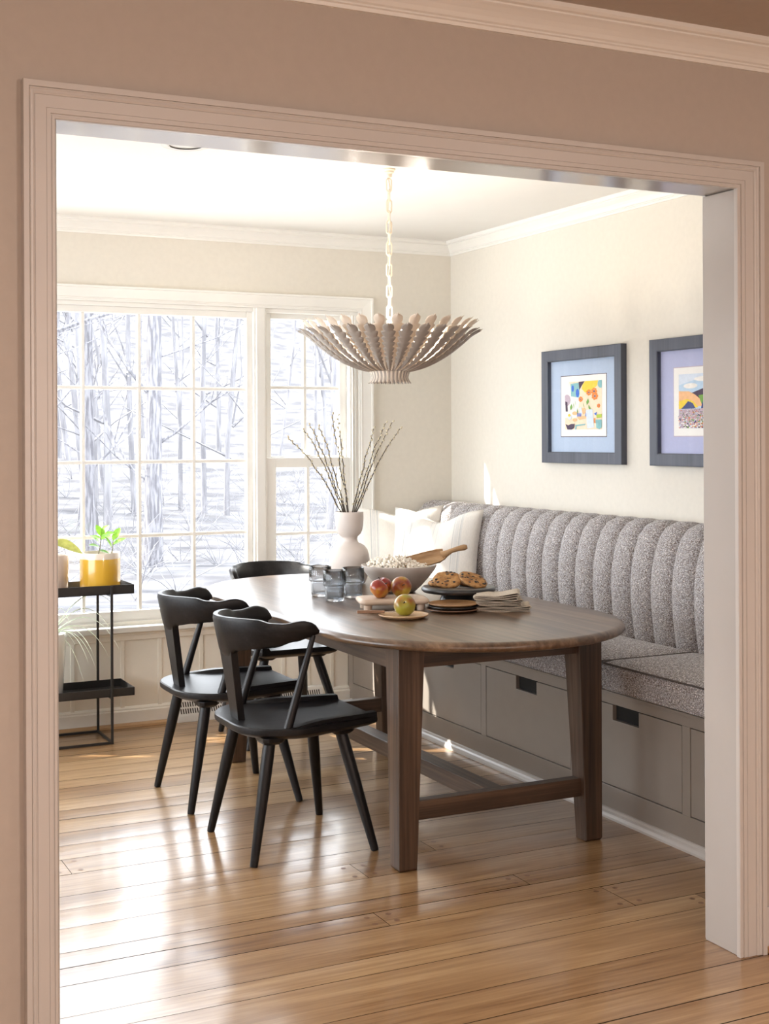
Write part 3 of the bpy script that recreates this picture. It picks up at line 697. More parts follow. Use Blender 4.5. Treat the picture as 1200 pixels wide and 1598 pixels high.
# channel-tufted back
prof = [(3.275, 0.475), (3.262, 0.53), (3.248, 0.60), (3.236, 0.69), (3.230, 0.776), (3.236, 0.86), (3.252, 0.93), (3.272, 0.98), (3.300, 1.012), (3.335, 1.028), (3.375, 1.03), (3.42, 1.026), (3.468, 1.018)]
nrm = []
for i in range(len(prof)):
    a, b = Vector(prof[max(0, i - 1)]), Vector(prof[min(len(prof) - 1, i + 1)]); t = (b - a).normalized(); nrm.append(Vector((-t.y, t.x)))
pitch, g0 = 0.1305, 4.072
k0 = math.floor((2.95 - g0) / pitch); ystart = 2.94
rows = []; ychs = []
yy = [ystart]
kk = math.ceil((ystart - g0) / pitch)
edges = [ystart] + [g0 + pitch * k for k in range(kk, 40) if g0 + pitch * k < 6.24] + [6.252]
for a, b in zip(edges[:-1], edges[1:]):
    for q in range(12): ychs.append((a + (b - a) * q / 12, q / 12))
ychs.append((edges[-1], 0.0))
mb = MB(); rings = []
for i, (x, z) in enumerate(prof):
    r = []
    fall = 0.35 + 0.65 * min(1, (len(prof) - 1 - i) / 4)
    for y, u in ychs:
        b = 0.030 * (max(0, 1 - (2 * u - 1) ** 2)) ** 0.5 * fall
        r.append((x + nrm[i].x * b, y, z + nrm[i].y * b))
    rings.append(r)
mb.loft(rings, False, False)
# close behind
bo = mb.build('channel_back', M['tweed'], None, smooth=True, angle=1.3)
tag(bo, 'grey tweed channel-tufted backrest along the right wall', 'backrest')

def pillow(label, loc, yaw, pitch_, roll_, w, h, chop, seed):
    mb = MB(); n = 28; vs = []
    for s in (1, -1):
        for jv in range(n + 1):
            for iu in range(n + 1):
                u = -1 + 2 * iu / n; v = -1 + 2 * jv / n
                x = w / 2 * u * (1 - 0.07 * (1 - v * v)) ; y = h / 2 * v * (1 - 0.07 * (1 - u * u))
                y -= chop * math.exp(-((u - 0.05) / 0.42) ** 2) * ((v + 1) / 2) ** 2.0
                th = 0.075 * ((1 - u * u) * (1 - v * v)) ** 0.42
                th *= 1 - 0.35 * math.exp(-((u - .05) / .3) ** 2) * max(0, v) * (1 if chop > 0.03 else 0.3)
                wr = 0.006 * mnoise.noise(Vector((u * 2.2 + seed, v * 2.2, s))) * (1 - u * u) * (1 - v * v)
                vs.append((x, y, s * (th + wr)))
    m = (n + 1) ** 2; fs = []
    for s in (0, 1):
        for jv in range(n):
            for iu in range(n):
                a = s * m + jv * (n + 1) + iu; q = (a, a + 1, a + n + 2, a + n + 1)
                fs.append(q if s == 0 else q[::-1])
    mb.add(vs, fs)
    o = mb.build('throw_pillow', M['pillow'], None)
    bm = bmesh.new(); bm.from_mesh(o.data); bmesh.ops.remove_doubles(bm, verts=bm.verts, dist=1e-5); bmesh.ops.recalc_face_normals(bm, faces=bm.faces); bm.to_mesh(o.data); bm.free()
    for p in o.data.polygons: p.use_smooth = True
    # local x across, local y up, local z out of the face
    o.matrix_world = Matrix.Translation(loc) @ Matrix.Rotation(yaw, 4, 'Z') @ Matrix.Rotation(PI / 2 - pitch_, 4, 'X') @ Matrix.Rotation(roll_, 4, 'Z')
    return tag(o, label, 'pillow', 'striped linen pillows on the banquette')
pillow('rear striped white pillow in the corner of the bench, overlapped by the other pillow', (3.045, 6.035, 0.812), -0.42, 0.20, 0.02, 0.46, 0.45, 0.035, 2.0)
pillow('front striped white pillow with a dented top edge, beside the tufted back', (3.06, 5.69, 0.812), -0.92, 0.22, 0.0, 0.48, 0.46, 0.055, 5.0)

# ------------------------------------------------------------------ dining table
TX, TY = 2.275, 4.578
table = thing('dining_table', 'long dark brown oak dining table with rounded ends and stretcher base', 'table', (TX, TY, 0))
def stadium(R, S, z, n=28):
    pts = []
    for k in range(n + 1): a = PI * k / n; pts.append((R * math.cos(a), S + R * math.sin(a), z))
    for k in range(n + 1): a = PI + PI * k / n; pts.append((R * math.cos(a), -S + R * math.sin(a), z))
    return pts
mb = MB(); R, S = 0.545, 0.578
mb.loft([stadium(R - i, S, z) for i, z in ((0.03, 0.722), (0.016, 0.7235), (0.006, 0.727), (0.001, 0.733), (0.0, 0.738), (0.002, 0.744), (0.008, 0.750), (0.015, 0.754), (0.022, 0.755))])
mb.build('tabletop', M['table_y'], table, smooth=True, angle=0.9)
fx, fy = 0.392, 0.828
for sx in (-1, 1):
    for sy in (-1, 1):
        q = []
        for z, wd in ((0.0, 0.062), (0.008, 0.066), (0.721, 0.096)):
            xo, yo = sx * fx, sy * fy; xi, yi = sx * (fx - wd), sy * (fy - wd)
            q.append([(xo, yo, z), (xi, yo, z), (xi, yi, z), (xo, yi, z)])
        q[0] = [(p[0] * 0.985, p[1] * 0.995, 0.0) for p in q[0]]
        MB().loft(q).build('leg', M['table_z'], table, bevel=0.003)
for sy in (-1, 1):
    MB().box(-fx + 0.06, fx - 0.06, sy * (fy - 0.035) - 0.014, sy * (fy - 0.035) + 0.014, 0.644, 0.722).build('end_apron', M['table_x'], table, bevel=0.002)
    y = sy * (fy - 0.045)
    MB().box(-fx + 0.04, fx - 0.04, y - 0.022, y + 0.022, 0.152, 0.214).build('end_stretcher', M['table_x'], table, bevel=0.003)
for sx in (-1, 1):
    MB().box(sx * (fx - 0.02) - 0.014, sx * (fx - 0.02) + 0.014, -fy + 0.06, fy - 0.06, 0.640, 0.722).build('side_apron', M['table_s'], table, bevel=0.002)
MB().box(-0.032, 0.032, -fy + 0.06, fy - 0.06, 0.152, 0.212).build('long_stretcher', M['table_s'], table, bevel=0.003)

# ------------------------------------------------------------------ chairs
def make_chair(label):
    t = thing('dining_chair', label, 'chair', (0, 0, 0), 0, 'black wooden dining chairs')
    # seat: faces +x
    def outline(ins=0.0):
        pts = []
        xf, xb, yf, yb, r = 0.25 - ins, -0.236 + ins, 0.183 - ins, 0.258 - ins, 0.185 - ins * .5
        pts.append((xf, -yf)); pts.append((xf, yf))
        n = 10
        for k in range(n + 1):                     # rear left corner
            a = PI * 0.47 + (PI * 0.53) * k / n
            pts.append((xb + r + r * math.cos(a), yb - r + r * math.sin(a) * 1.0))
        for k in range(n + 1):
            a = PI + (PI * 0.53) * k / n
            pts.append((xb + r + r * math.cos(a), -yb + r + r * math.sin(a)))
        return pts
    mb = MB(); rings = []
    for ins, z in ((0.028, 0.402), (0.006, 0.414), (0.001, 0.419), (0.0, 0.426), (0.001, 0.4365), (0.005, 0.44), (0.05, 0.4395), (0.09, 0.436)):
        rings.append([(x, y, z) for x, y in outline(ins)])
    mb.loft(rings)
    for s in (-1, 1):                              # raised side rims
        p = []
        for k in range(9):
            u = k / 8; x = -0.10 + 0.349 * u; yo = (0.248 - 0.066 * u) * s; h = 0.013 * min(1, u * 3.0); wi = 0.032
            p.append([(x, yo, 0.434), (x, yo - s * 0.002, 0.4395 + h), (x, yo - s * wi, 0.4395 + h), (x, yo - s * (wi + 0.010), 0.437)])
        mb.loft(p)
    mb.build('seat', M['chair'], t, smooth=True, angle=0.5)
    # legs with pads
    for fx_, fy_, tx, ty in ((-0.213, 0.217, -0.135, 0.165), (-0.213, -0.217, -0.135, -0.165), (0.213, 0.237, 0.135, 0.125), (0.213, -0.237, 0.135, -0.125)):
        a, b = Vector((fx_, fy_, 0.0)), Vector((tx, ty, 0.398)); pts = [a.lerp(b, u) for u in (0, 0.02, 0.3, 0.6, 0.82, 1.0)]
        lg = MB().tube(pts, [0.0125, 0.0135, 0.0165, 0.0200, 0.0210, 0.0200], 16).build('leg', M['chair_z'], t, smooth=True)
        pd = MB(); ca = []
        for hw, hl, z in ((0.030, 0.034, 0.383), (0.038, 0.052, 0.394), (0.040, 0.056, 0.408)):
            ca.append([(tx + hw, ty - hl * .7, z), (tx + hw, ty + hl * .7, z), (tx + hw * .6, ty + hl, z), (tx - hw * .6, ty + hl, z), (tx - hw, ty + hl * .7, z), (tx - hw, ty - hl * .7, z), (tx - hw * .6, ty - hl, z), (tx + hw * .6, ty - hl, z)])
        pd.loft(ca).build('pad', M['chair'], lg, bevel=0.002)
    # curved rail
    def interp(tab, u):
        for (a, va), (b, vb) in zip(tab[:-1], tab[1:]):
            if u <= b:
                k = (u - a) / (b - a); k = k * k * (3 - 2 * k); return va + (vb - va) * k
        return tab[-1][1]
    ztab = [(0, .792), (.35, .792), (.48, .790), (.60, .779), (.70, .777), (.86, .786), (.95, .778), (1.0, .752)]
    btab = [(0, .656), (.13, .658), (.24, .680), (.45, .690), (.62, .697), (.8, .716), (.93, .728), (1.0, .738)]
    rings = []; n = 64
    for k in range(n + 1):
        f = -1 + 2 * k / n; a = abs(f)
        x = -0.245 + 0.262 * (1 - math.cos(f * PI / 2)) ** 0.95; y = 0.218 * math.sin(f * PI / 2)
        e = 0.01; f2 = f + e; x2 = -0.245 + 0.262 * (1 - math.cos(f2 * PI / 2)) ** 0.95; y2 = 0.218 * math.sin(f2 * PI / 2)
        tn = Vector((x2 - x, y2 - y, 0)).normalized(); out = Vector((tn.y, -tn.x, 0))
        if out.x * (x - 0.05) + out.y * y < 0: out = -out
        zt, zb = interp(ztab, a), interp(btab, a); th = 0.013 if a < .9 else 0.013 - 0.004 * (a - .9) / .1
        fl_ = 0.030 * (1 - 0.6 * a)                # top flares outwards
        P = Vector((x, y, 0)); hgt = zt - zb; ring = []
        for uu, ww in ((0, -.6), (0, .6), (.10, 1), (.5, 1.05), (.9, 1), (1, .6), (1, -.6), (.9, -1), (.5, -1.05), (.10, -1)):
            q = P + out * (fl_ * (uu - 0.6) + ww * th); ring.append((q.x, q.y, zb + hgt * uu))
        rings.append(ring)
    MB().loft(rings).build('back_rail', M['chair'], t, smooth=True, angle=0.9)
    # tapered splat and two spindles
    sp = MB(); rg = []
    for u, hw in ((0, 0.037), (0.5, 0.047), (1, 0.059)):
        x = -0.186 - 0.036 * u; z = 0.436 + (0.690 - 0.436) * u
        rg.append([(x - .013, -hw, z), (x + .012, -hw, z), (x + .012, hw, z), (x - .013, hw, z)])
    sp.loft(rg).build('splat', M['chair_z'], t, bevel=0.002)
    for s in (-1, 1):
        a, b = Vector((-0.095, s * 0.222, 0.434)), Vector((0.000, s * 0.216, 0.735))
        MB().tube([a, a.lerp(b, .5), b], [0.0152, 0.0128, 0.0086], 14).build('spindle', M['chair_z'], t, smooth=True)
    return t
ch1 = make_chair('black wooden chair nearest the camera, at the near left side of the table')
ch2 = copy_tree(ch1); ch2['label'] = 'black wooden chair on the left of the table, just behind the nearest chair'
ch3 = copy_tree(ch1); ch3['label'] = 'black wooden chair at the window end of the table, mostly hidden by the tabletop'
ch1.location = (1.704, 4.235, 0)
ch2.location = (1.707, 4.905, 0)
ch3.location = (2.262, 5.735, 0); ch3.rotation_euler = (0, 0, -PI / 2)

# ------------------------------------------------------------------ chandelier
CX, CY = 2.293, 4.632
chand = thing('chandelier', 'round leaf-petalled cream bowl chandelier hanging on a chain above the table', 'chandelier', (CX, CY, H))
L0 = -H                                              # local z = world z - H
def lz(z): return z - H
MB().lathe([(0.0, lz(2.4399)), (0.026, lz(2.4399)), (0.026, lz(2.434)), (0.020, lz(2.430)), (0.020, lz(2.424)), (0.013, lz(2.420)), (0.012, lz(2.408)), (0.004, lz(2.404))], n=32).build('canopy', M['chain'], chand, smooth=True)
cm = MB(); z = 2.402; k = 0
while z > 1.845:
    Lk = 0.052 if k % 2 == 0 else 0.046
    cm.torus_link((0, 0, lz(z - Lk / 2)), Lk, 0.022, 0.0031, (1, 0, 0) if k % 2 == 0 else (0.2, 0.98, 0)); z -= Lk - 0.0075; k += 1
cm.tube([(0.004 * math.sin(i * .9), 0.004 * math.cos(i * .9), lz(2.405 - (2.405 - 1.80) * i / 30)) for i in range(31)], 0.0022, 6)
cm.build('chain', M['chain'], chand, smooth=True)
st = MB(); st.lathe([(0.006, lz(1.85)), (0.012, lz(1.845)), (0.010, lz(1.82)), (0.006, lz(1.815)), (0.006, lz(1.70)), (0.02, lz(1.69)), (0.055, lz(1.668)), (0.07, lz(1.652)), (0.0, lz(1.648))], n=24)
st.build('stem', M['chain'], chand, smooth=True)
MB().lathe([(0.077, lz(1.640)), (0.080, lz(1.644)), (0.080, lz(1.651)), (0.076, lz(1.654)), (0.073, lz(1.651)), (0.073, lz(1.643)), (0.077, lz(1.640))], n=48, cap=False).build('ring_band', M['leaf_out'], chand, smooth=True)
NL = 30
def leaf_mesh(rim_r, tip_z, bow, wmax, name, mat, ang):
    # midrib curve from the ring out to the tip, toothed edges, plus the short flared tail below the ring
    mb = MB(); n = 80; L = []; A = (0.080, 1.648)
    for k in range(n + 1):
        u = k / n
        r = A[0] + (rim_r - A[0]) * (u ** 0.86); zz = A[1] + (tip_z - A[1]) * (0.38 * u + 0.62 * u ** bow)
        if u > 0.9: r += 0.010 * ((u - 0.9) / 0.1) ** 2
        wd = wmax * (0.22 + 0.78 * min(1, u / 0.78))
        saw = (u * 10.0) % 1.0
        tooth = saw ** 0.7 if saw < 0.82 else (1 - saw) / 0.18
        wd *= 0.60 + 0.46 * tooth
        if u > 0.90: wd *= 1 - 0.42 * ((u - 0.90) / 0.10) ** 1.5
        L.append((r, zz, wd, saw))
    ca, sa = math.cos(ang), math.sin(ang); vs = []; QS = (-1, -.75, -.5, -.25, 0, .25, .5, .75, 1)
    def P(r, t, zz): return (r * ca - t * sa, r * sa + t * ca, lz(zz))
    for r, zz, wd, saw in L: vs += [P(r + .002 * (1 - abs(abs(q) - .5) * 2), q * wd, zz + 0.0075 * abs(q) - 0.0035) for q in QS]
    r1, z1_, w1 = L[-1][0], L[-1][1], L[-1][2]; dr_, dz_ = L[-1][0] - L[-4][0], L[-1][1] - L[-4][1]; dl = math.hypot(dr_, dz_); dr_ /= dl; dz_ /= dl
    vs += [P(r1 + dr_ * e, q * w1 * 0.96, z1_ + dz_ * e + 0.0075 * abs(q) - 0.0035) for q, e in zip(QS, (0.0, 0.009, 0.002, 0.014, 0.021, 0.014, 0.002, 0.009, 0.0))]
    fs = [(9 * k + i, 9 * k + i + 1, 9 * k + 10 + i, 9 * k + 9 + i) for k in range(n + 1) for i in range(8)]
    o = len(vs); T = [(0.079, 1.645, .0052), (0.0745, 1.633, .0046), (0.0725, 1.622, .0048), (0.075, 1.612, .0056), (0.081, 1.604, .0036), (0.085, 1.599, .0006)]
    for r, zz, wd in T: vs += [P(r, -wd, zz), P(r, wd, zz)]
    fs += [(o + 2 * k, o + 2 * k + 1, o + 2 * k + 3, o + 2 * k + 2) for k in range(len(T) - 1)]
    mb.add(vs, fs)
    ob = mb.build(name, mat, chand, smooth=True, angle=0.6)
    sd = ob.modifiers.new('thickness', 'SOLIDIFY'); sd.thickness = 0.0012
    return ob
first = [None, None]
for tier in (0, 1):
    for k in range(NL):
        ang = 2 * PI * (k + 0.5 * tier) / NL + 0.05
        if first[tier] is None:
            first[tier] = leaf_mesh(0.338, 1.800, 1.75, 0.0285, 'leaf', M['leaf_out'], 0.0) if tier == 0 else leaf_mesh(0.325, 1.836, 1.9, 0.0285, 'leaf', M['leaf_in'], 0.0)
            o = first[tier]
        else:
            o = first[tier].copy(); COL.objects.link(o); o.parent = chand
        o.rotation_euler = (0, 0, ang)
for k in range(6):
    a = 2 * PI * k / 6 + 0.38; x, y = 0.135 * math.cos(a), 0.135 * math.sin(a)
    arm = MB().tube([(0.012 * math.cos(a), 0.012 * math.sin(a), lz(1.70)), (x * .6, y * .6, lz(1.698)), (x, y, lz(1.712)), (x, y, lz(1.735))], 0.004, 8).lathe([(0.010, lz(1.728)), (0.010, lz(1.758)), (0.0, lz(1.758))], (x, y, 0), 14).build('bulb_arm', M['chain'], chand, smooth=True)
    MB().lathe([(0.004, lz(1.758)), (0.011, lz(1.768)), (0.0135, lz(1.778)), (0.010, lz(1.794)), (0.004, lz(1.810)), (0.0008, lz(1.818))], (x, y, 0), 14).build('bulb', M['bulb'], arm, smooth=True)

# recessed ceiling fixture just behind the header
rc = thing('ceiling_light', 'flat round recessed ceiling light at the top, half hidden by the header', 'light', (1.44, 4.545, H))
MB().lathe([(0.060, -0.001), (0.085, -0.001), (0.088, -0.006), (0.075, -0.010), (0.058, -0.008)], n=40, cap=False).build('trim_ring', M['trim'], rc, smooth=True)
MB().lathe([(0.0, -0.004), (0.060, -0.004), (0.060, -0.001)], n=40, cap=False).build('lens', M['white_glaze'], rc, smooth=True)

# ------------------------------------------------------------------ framed pictures on the right wall
def poly_mesh(mb, pts, mi, dx, W, Hh):
    # pts in unit picture coordinates (0..1 left to right, 0..1 bottom to top); picture faces -x; left = larger y
    mb.cur = mi
    mb.add([(-dx, W * (0.5 - u), Hh * (v - 0.5)) for u, v in pts], [tuple(range(len(pts)))])
def ell(cx, cy, rx, ry, n=14, rot=0): return [(cx + rx * math.cos(2 * PI * k / n + rot), cy + ry * math.sin(2 * PI * k / n + rot)) for k in range(n)]
inkc = {'cream': (.85, .70, .52), 'white': (.85, .83, .80), 'yellow': (.85, .62, .06), 'teal': (.25, .50, .52), 'blue': (.05, .16, .62), 'sky': (.48, .64, .80), 'plum': (.07, .045, .08),
        'orange': (.80, .25, .05), 'peach': (.85, .50, .26), 'green': (.18, .38, .08), 'lime': (.45, .58, .08), 'rose': (.72, .33, .30), 'mauve': (.52, .42, .50), 'palebl': (.66, .74, .85), 'navy': (.06, .08, .22)}
INK = {k: paint('ink_' + k, c, 0.9, 0.06, 60) for k, c in inkc.items()}
ink_names = list(inkc); ink_list = [INK[k] for k in ink_names]
def art_one(mb, W, Hh):
    dx = [0.0006]
    def P(pts, c): dx[0] += 0.00003; poly_mesh(mb, [(min(1, max(0, u)), min(1, max(0, v))) for u, v in pts], ink_names.index(c), dx[0], W, Hh)
    P([(0, 0), (1, 0), (1, 1), (0, 1)], 'cream')
    P([(0, .25), (.35, .25), (.42, .72), (.2, .78), (.12, 1), (0, 1)], 'white')
    P(ell(.06, .62, .10, .12), 'mauve')
    P([(.17, .70), (.40, .66), (.42, .98), (.16, .96)], 'teal'); P(ell(.22, .86, .035, .07, rot=.4), 'blue'); P(ell(.35, .76, .045, .09), 'blue')
    P([(.38, .99), (.55, 1), (.46, .90), (.40, .82)], 'plum'); P([(.47, .84), (.48, .92), (.56, 1), (.90, 1), (.88, .90), (.80, .84), (.68, .80), (.56, .76)], 'yellow')
    P(ell(.97, .93, .08, .09), 'teal')
    P([(.02, .38), (.08, .38), (.07, .58), (.01, .60)], 'plum')
    for cx, cy, r in ((.66, .76, .07), (.80, .78, .08), (.82, .68, .085), (.44, .63, .06), (.92, .48, .045)):
        for q in range(7): P(ell(cx + r * .62 * math.cos(q * .9), cy + r * .62 * math.sin(q * .9), r * .42, r * .34, 8), 'orange')
        P(ell(cx, cy, r * .25, r * .22, 8), 'navy')
    for cx, cy, a in ((.52, .50, .3), (.63, .57, -.4), (.68, .44, 1.2), (.25, .50, .2), (.18, .47, -.3), (.35, .38, .1), (.30, .55, .5)): P([(cx + .05 * math.sin(a) - .018, cy), (cx + .05 * math.sin(a), cy - .07), (cx + .02 - .05 * math.sin(a), cy), (cx - .03 * math.sin(a), cy + .07)], 'green')
    P([(.40, .45), (.46, .47), (.49, .32), (.41, .32)], 'palebl'); P([(.47, .44), (.56, .44), (.58, .34), (.50, .31)], 'peach')
    P([(.33, .27), (.68, .29), (.66, .24), (.40, .20)], 'peach')
    for x in (.36, .40, .44, .58, .62): P([(x - .012, .27), (x + .014, .27), (x + .014, .34), (x - .004, .35)], 'blue')
    P([(.58, .40), (.76, .42), (.80, .04), (.62, .02)], 'palebl')
    P(ell(.28, .20, .06, .035), 'peach'); P(ell(.28, .34, .07, .04), 'peach'); P(ell(.14, .26, .05, .05), 'palebl'); P(ell(.13, .30, .035, .03), 'yellow')
    P([(.02, .12), (.10, .09), (.18, .12), (.28, .12), (.26, .04), (.20, .0), (.08, .0)], 'plum')
    P([(.30, .10), (.58, .12), (.56, .09), (.33, .07), (.32, 0), (.28, 0)], 'teal')
    P([(.86, .30), (1, .31), (1, .24), (.87, .23)], 'lime'); P([(.84, .20), (1, .20), (1, .04), (.94, 0), (.86, .03)], 'teal'); P([(.80, .32), (.88, .36), (.86, .28)], 'blue'); P([(.80, .23), (.84, .23), (.83, .12), (.80, .14)], 'orange')
def art_two(mb, W, Hh):
    dx = [0.0006]; rr = random.Random(3)
    def P(pts, c): dx[0] += 0.000006; poly_mesh(mb, [(min(1, max(0, u)), min(1, max(0, v))) for u, v in pts], ink_names.index(c), dx[0], W, Hh)
    P([(0, 0), (1, 0), (1, 1), (0, 1)], 'sky'); P([(0, .8), (.4, .9), (1, .82), (1, 1), (0, 1)], 'palebl'); P(ell(.6, .9, .28, .05), 'white'); P(ell(.25, .78, .15, .05), 'white')
    P([(.25, .64), (.5, .72), (.75, .76), (1, .70), (1, .5), (.3, .52)], 'plum'); P([(.5, .74), (.62, .78), (.8, .79), (1, .74), (1, .70), (.7, .72)], 'rose')
    P([(0, .69), (.22, .68), (.34, .62), (.5, .50), (.6, .40), (.0, .40)], 'peach'); P([(.42, .60), (.62, .62), (.8, .5), (.95, .40), (.5, .40)], 'green'); P([(.58, .62), (.75, .64), (1, .60), (1, .40), (.8, .42)], 'rose')
    P([(0, .36), (.0, .5), (.18, .54), (.30, .50), (.42, .38)], 'yellow'); P([(.05, .36), (.12, .42), (.2, .50), (.30, .46), (.36, .36)], 'navy')
    for x in (.19, .25, .50, .62, .74, .86): P([(x - .03, .36), (x + .03, .36), (x + .004, .50)], 'navy')
    P([(0, 0), (1, 0), (1, .37), (.5, .36), (0, .35)], 'mauve')
    for q in range(520):
        x, y = rr.random(), rr.random() ** 1.1 * .36; r = 0.010 + 0.014 * (1 - y / .36)
        P(ell(x, y, r * .8, r * .7, 5, rr.random()), rr.choice(['rose', 'white', 'white', 'navy', 'green', 'mauve', 'palebl', 'cream', 'plum', 'orange']))
def picture(label, yc, mat_m, art, line_m):
    W, Hh = 0.632, 0.528
    o = thing('framed_picture', label, 'picture', (XR - 0.0005, yc, 1.528), 0, 'framed prints on the right wall')
    d, fwd = 0.030, 0.052
    f = MB(); prof = [(0, 0), (0, d), (0.004, d + 0.001), (fwd - 0.004, d + 0.001), (fwd, d - 0.002), (fwd, 0.012), (fwd, 0.004)]
    rings = []
    for ins, dd in prof: rings.append([(-dd, W / 2 - ins, Hh / 2 - ins), (-dd, -W / 2 + ins, Hh / 2 - ins), (-dd, -W / 2 + ins, -Hh / 2 + ins), (-dd, W / 2 - ins, -Hh / 2 + ins)])
    f.loft(rings, False).build('frame', M['frame'], o)
    MB().box(-0.009, -0.002, -W / 2 + 0.045, W / 2 - 0.045, -Hh / 2 + 0.045, Hh / 2 - 0.045).build('mat_board', mat_m, o)
    pw, ph = 0.358, 0.279
    pr = MB(); pr.cur = len(ink_list) + 1; pr.box(-0.0094, -0.009, -pw / 2 - .003, pw / 2 + .003, -ph / 2 - .003, ph / 2 + .003)
    pr.cur = len(ink_list); pr.box(-0.0098, -0.0094, -pw / 2, pw / 2, -ph / 2, ph / 2)
    mb = MB(); art(mb, pw * 0.82, ph * 0.79)
    pr.v, n0 = pr.v + [(x - 0.0098, y, z + 0.002) for x, y, z in mb.v], len(pr.v)
    pr.f += [tuple(i + n0 for i in f_) for f_ in mb.f]; pr.mi += mb.mi
    pr.build('print', ink_list + [M['paper'], line_m], o)
    MB().add([(-0.0215, sy * (W / 2 - 0.046), sz * (Hh / 2 - 0.046)) for sy, sz in ((1, -1), (-1, -1), (-1, 1), (1, 1))], [(0, 1, 2, 3)]).build('glass', M['picture_glass'], o)
picture('framed still life print with orange flowers on a pale blue mat', 5.010, M['mat_blue'], art_one, INK['plum'])
picture('framed landscape print of pink hills over a flower field, cut off by the jamb', 4.180, M['mat_lilac'], art_two, INK['mauve'])

# ------------------------------------------------------------------ floor register along the window wall
hx0, hx1 = 1.915, 2.688
reg = thing('floor_register', 'white slotted baseboard heat register on the floor under the window', 'register', ((hx0 + hx1) / 2, 6.238, 0))
hw = (hx1 - hx0) / 2
b = MB(); b.prism([(-hw, 0, 0), (-hw, -0.030, 0), (-hw, -0.030, 0.030), (-hw, -0.016, 0.112), (-hw, -0.010, 0.118), (-hw, 0, 0.118)], (2 * hw, 0, 0)); b.build('housing', M['sash'], reg, bevel=0.002)
sl = MB(); nsl = 62
for r_ in range(2):
    for k in range(nsl):
        x = -hw + 0.02 + (2 * hw - 0.04) * k / (nsl - 1); za, zb_ = ((0.042, 0.066), (0.074, 0.098))[r_]
        fy_ = lambda z: -0.030 + 0.014 * (z - 0.030) / 0.082 - 0.0006
        dz = 0.003
        sl.add([(x - .0027 - dz * 0, fy_(za), za), (x + .0027, fy_(za), za), (x + .0027 - dz, fy_(zb_), zb_), (x - .0027 - dz, fy_(zb_), zb_)], [(0, 1, 2, 3)])
sl.build('slot_shade', M['opening_shade'], reg)  # dark shapes laid on the housing as the shade in its slots

# ------------------------------------------------------------------ plant stand and plants
stand = thing('plant_stand', 'black metal two-tier plant stand with tray shelves by the window', 'stand', (1.275, 6.06, 0))
sx, y0_, y1_ = 0.245, -0.133, 0.130
def tray(z0, z1, name):
    m = MB(); X, Ya, Yb, t = 0.352, -0.123, 0.120, 0.003
    m.box(-X, X, Ya, Yb, z0, z0 + t); m.box(-X, X, Ya, Ya + t, z0, z1); m.box(-X, X, Yb - t, Yb, z0, z1); m.box(-X, -X + t, Ya, Yb, z0, z1); m.box(X - t, X, Ya, Yb, z0, z1)
    m.build(name, M['metal_black'], stand)
tray(0.677, 0.719, 'upper_tray'); tray(0.211, 0.248, 'lower_tray')
for ax in (-sx, sx):
    for ay in (y0_, y1_): MB().box(ax - .0055, ax + .0055, ay - .0055, ay + .0055, 0, 0.715).build('post', M['metal_black'], stand, bevel=0.001)
for ay in (y0_, y1_): MB().box(-sx, sx, ay - .005, ay + .005, 0, 0.011).build('base_rail', M['metal_black'], stand, bevel=0.001)
for ax in (-sx, sx):
    MB().box(ax - .005, ax + .005, y0_, y1_, 0, 0.011).build('base_rail', M['metal_black'], stand, bevel=0.001)
    for z in (0.668, 0.203): MB().box(ax - .005, ax + .005, y0_, y1_, z, z + 0.009).build('shelf_bearer', M['metal_black'], stand)

def leaf_blade(mb, p, d, up, L, W, fold=0.25, droop=0.3, n=8):
    p, d, up = Vector(p), Vector(d).normalized(), Vector(up); side = d.cross(up).normalized(); up = side.cross(d).normalized(); vs = []
    for k in range(n + 1):
        u = k / n; w_ = W / 2 * math.sin(PI * min(1, u * 0.97 + 0.02)) ** 0.8; q = p + d * (L * u) - Vector((0, 0, 1)) * (droop * L * u * u)
        vs += [q - side * w_ + up * w_ * fold, q, q + side * w_ + up * w_ * fold]
    mb.add(vs, [(3 * k + i, 3 * k + i + 1, 3 * k + 4 + i, 3 * k + 3 + i) for k in range(n) for i in range(2)])
pp = thing('potted_plant', 'young green-leaved plant in a yellow glazed pot on the plant stand', 'plant', (1.497, 6.045, 0.680))
MB().lathe([(0.0, 0.0), (0.098, 0.0), (0.106, 0.006), (0.106, 0.010), (0.095, 0.009), (0.0, 0.008)], n=48).build('saucer', M['white_glaze'], pp, smooth=True)
MB().lathe([(0.0, 0.009), (0.080, 0.009), (0.089, 0.014), (0.092, 0.03), (0.0925, 0.175), (0.0905, 0.183), (0.087, 0.183), (0.085, 0.175), (0.084, 0.150), (0.0, 0.150)], n=56).build('pot', M['pot_yellow'], pp, smooth=True, angle=0.9)
MB().lathe([(0.084, 0.158), (0.0, 0.162)], n=30, cap=False).build('soil', M['soil'], pp)
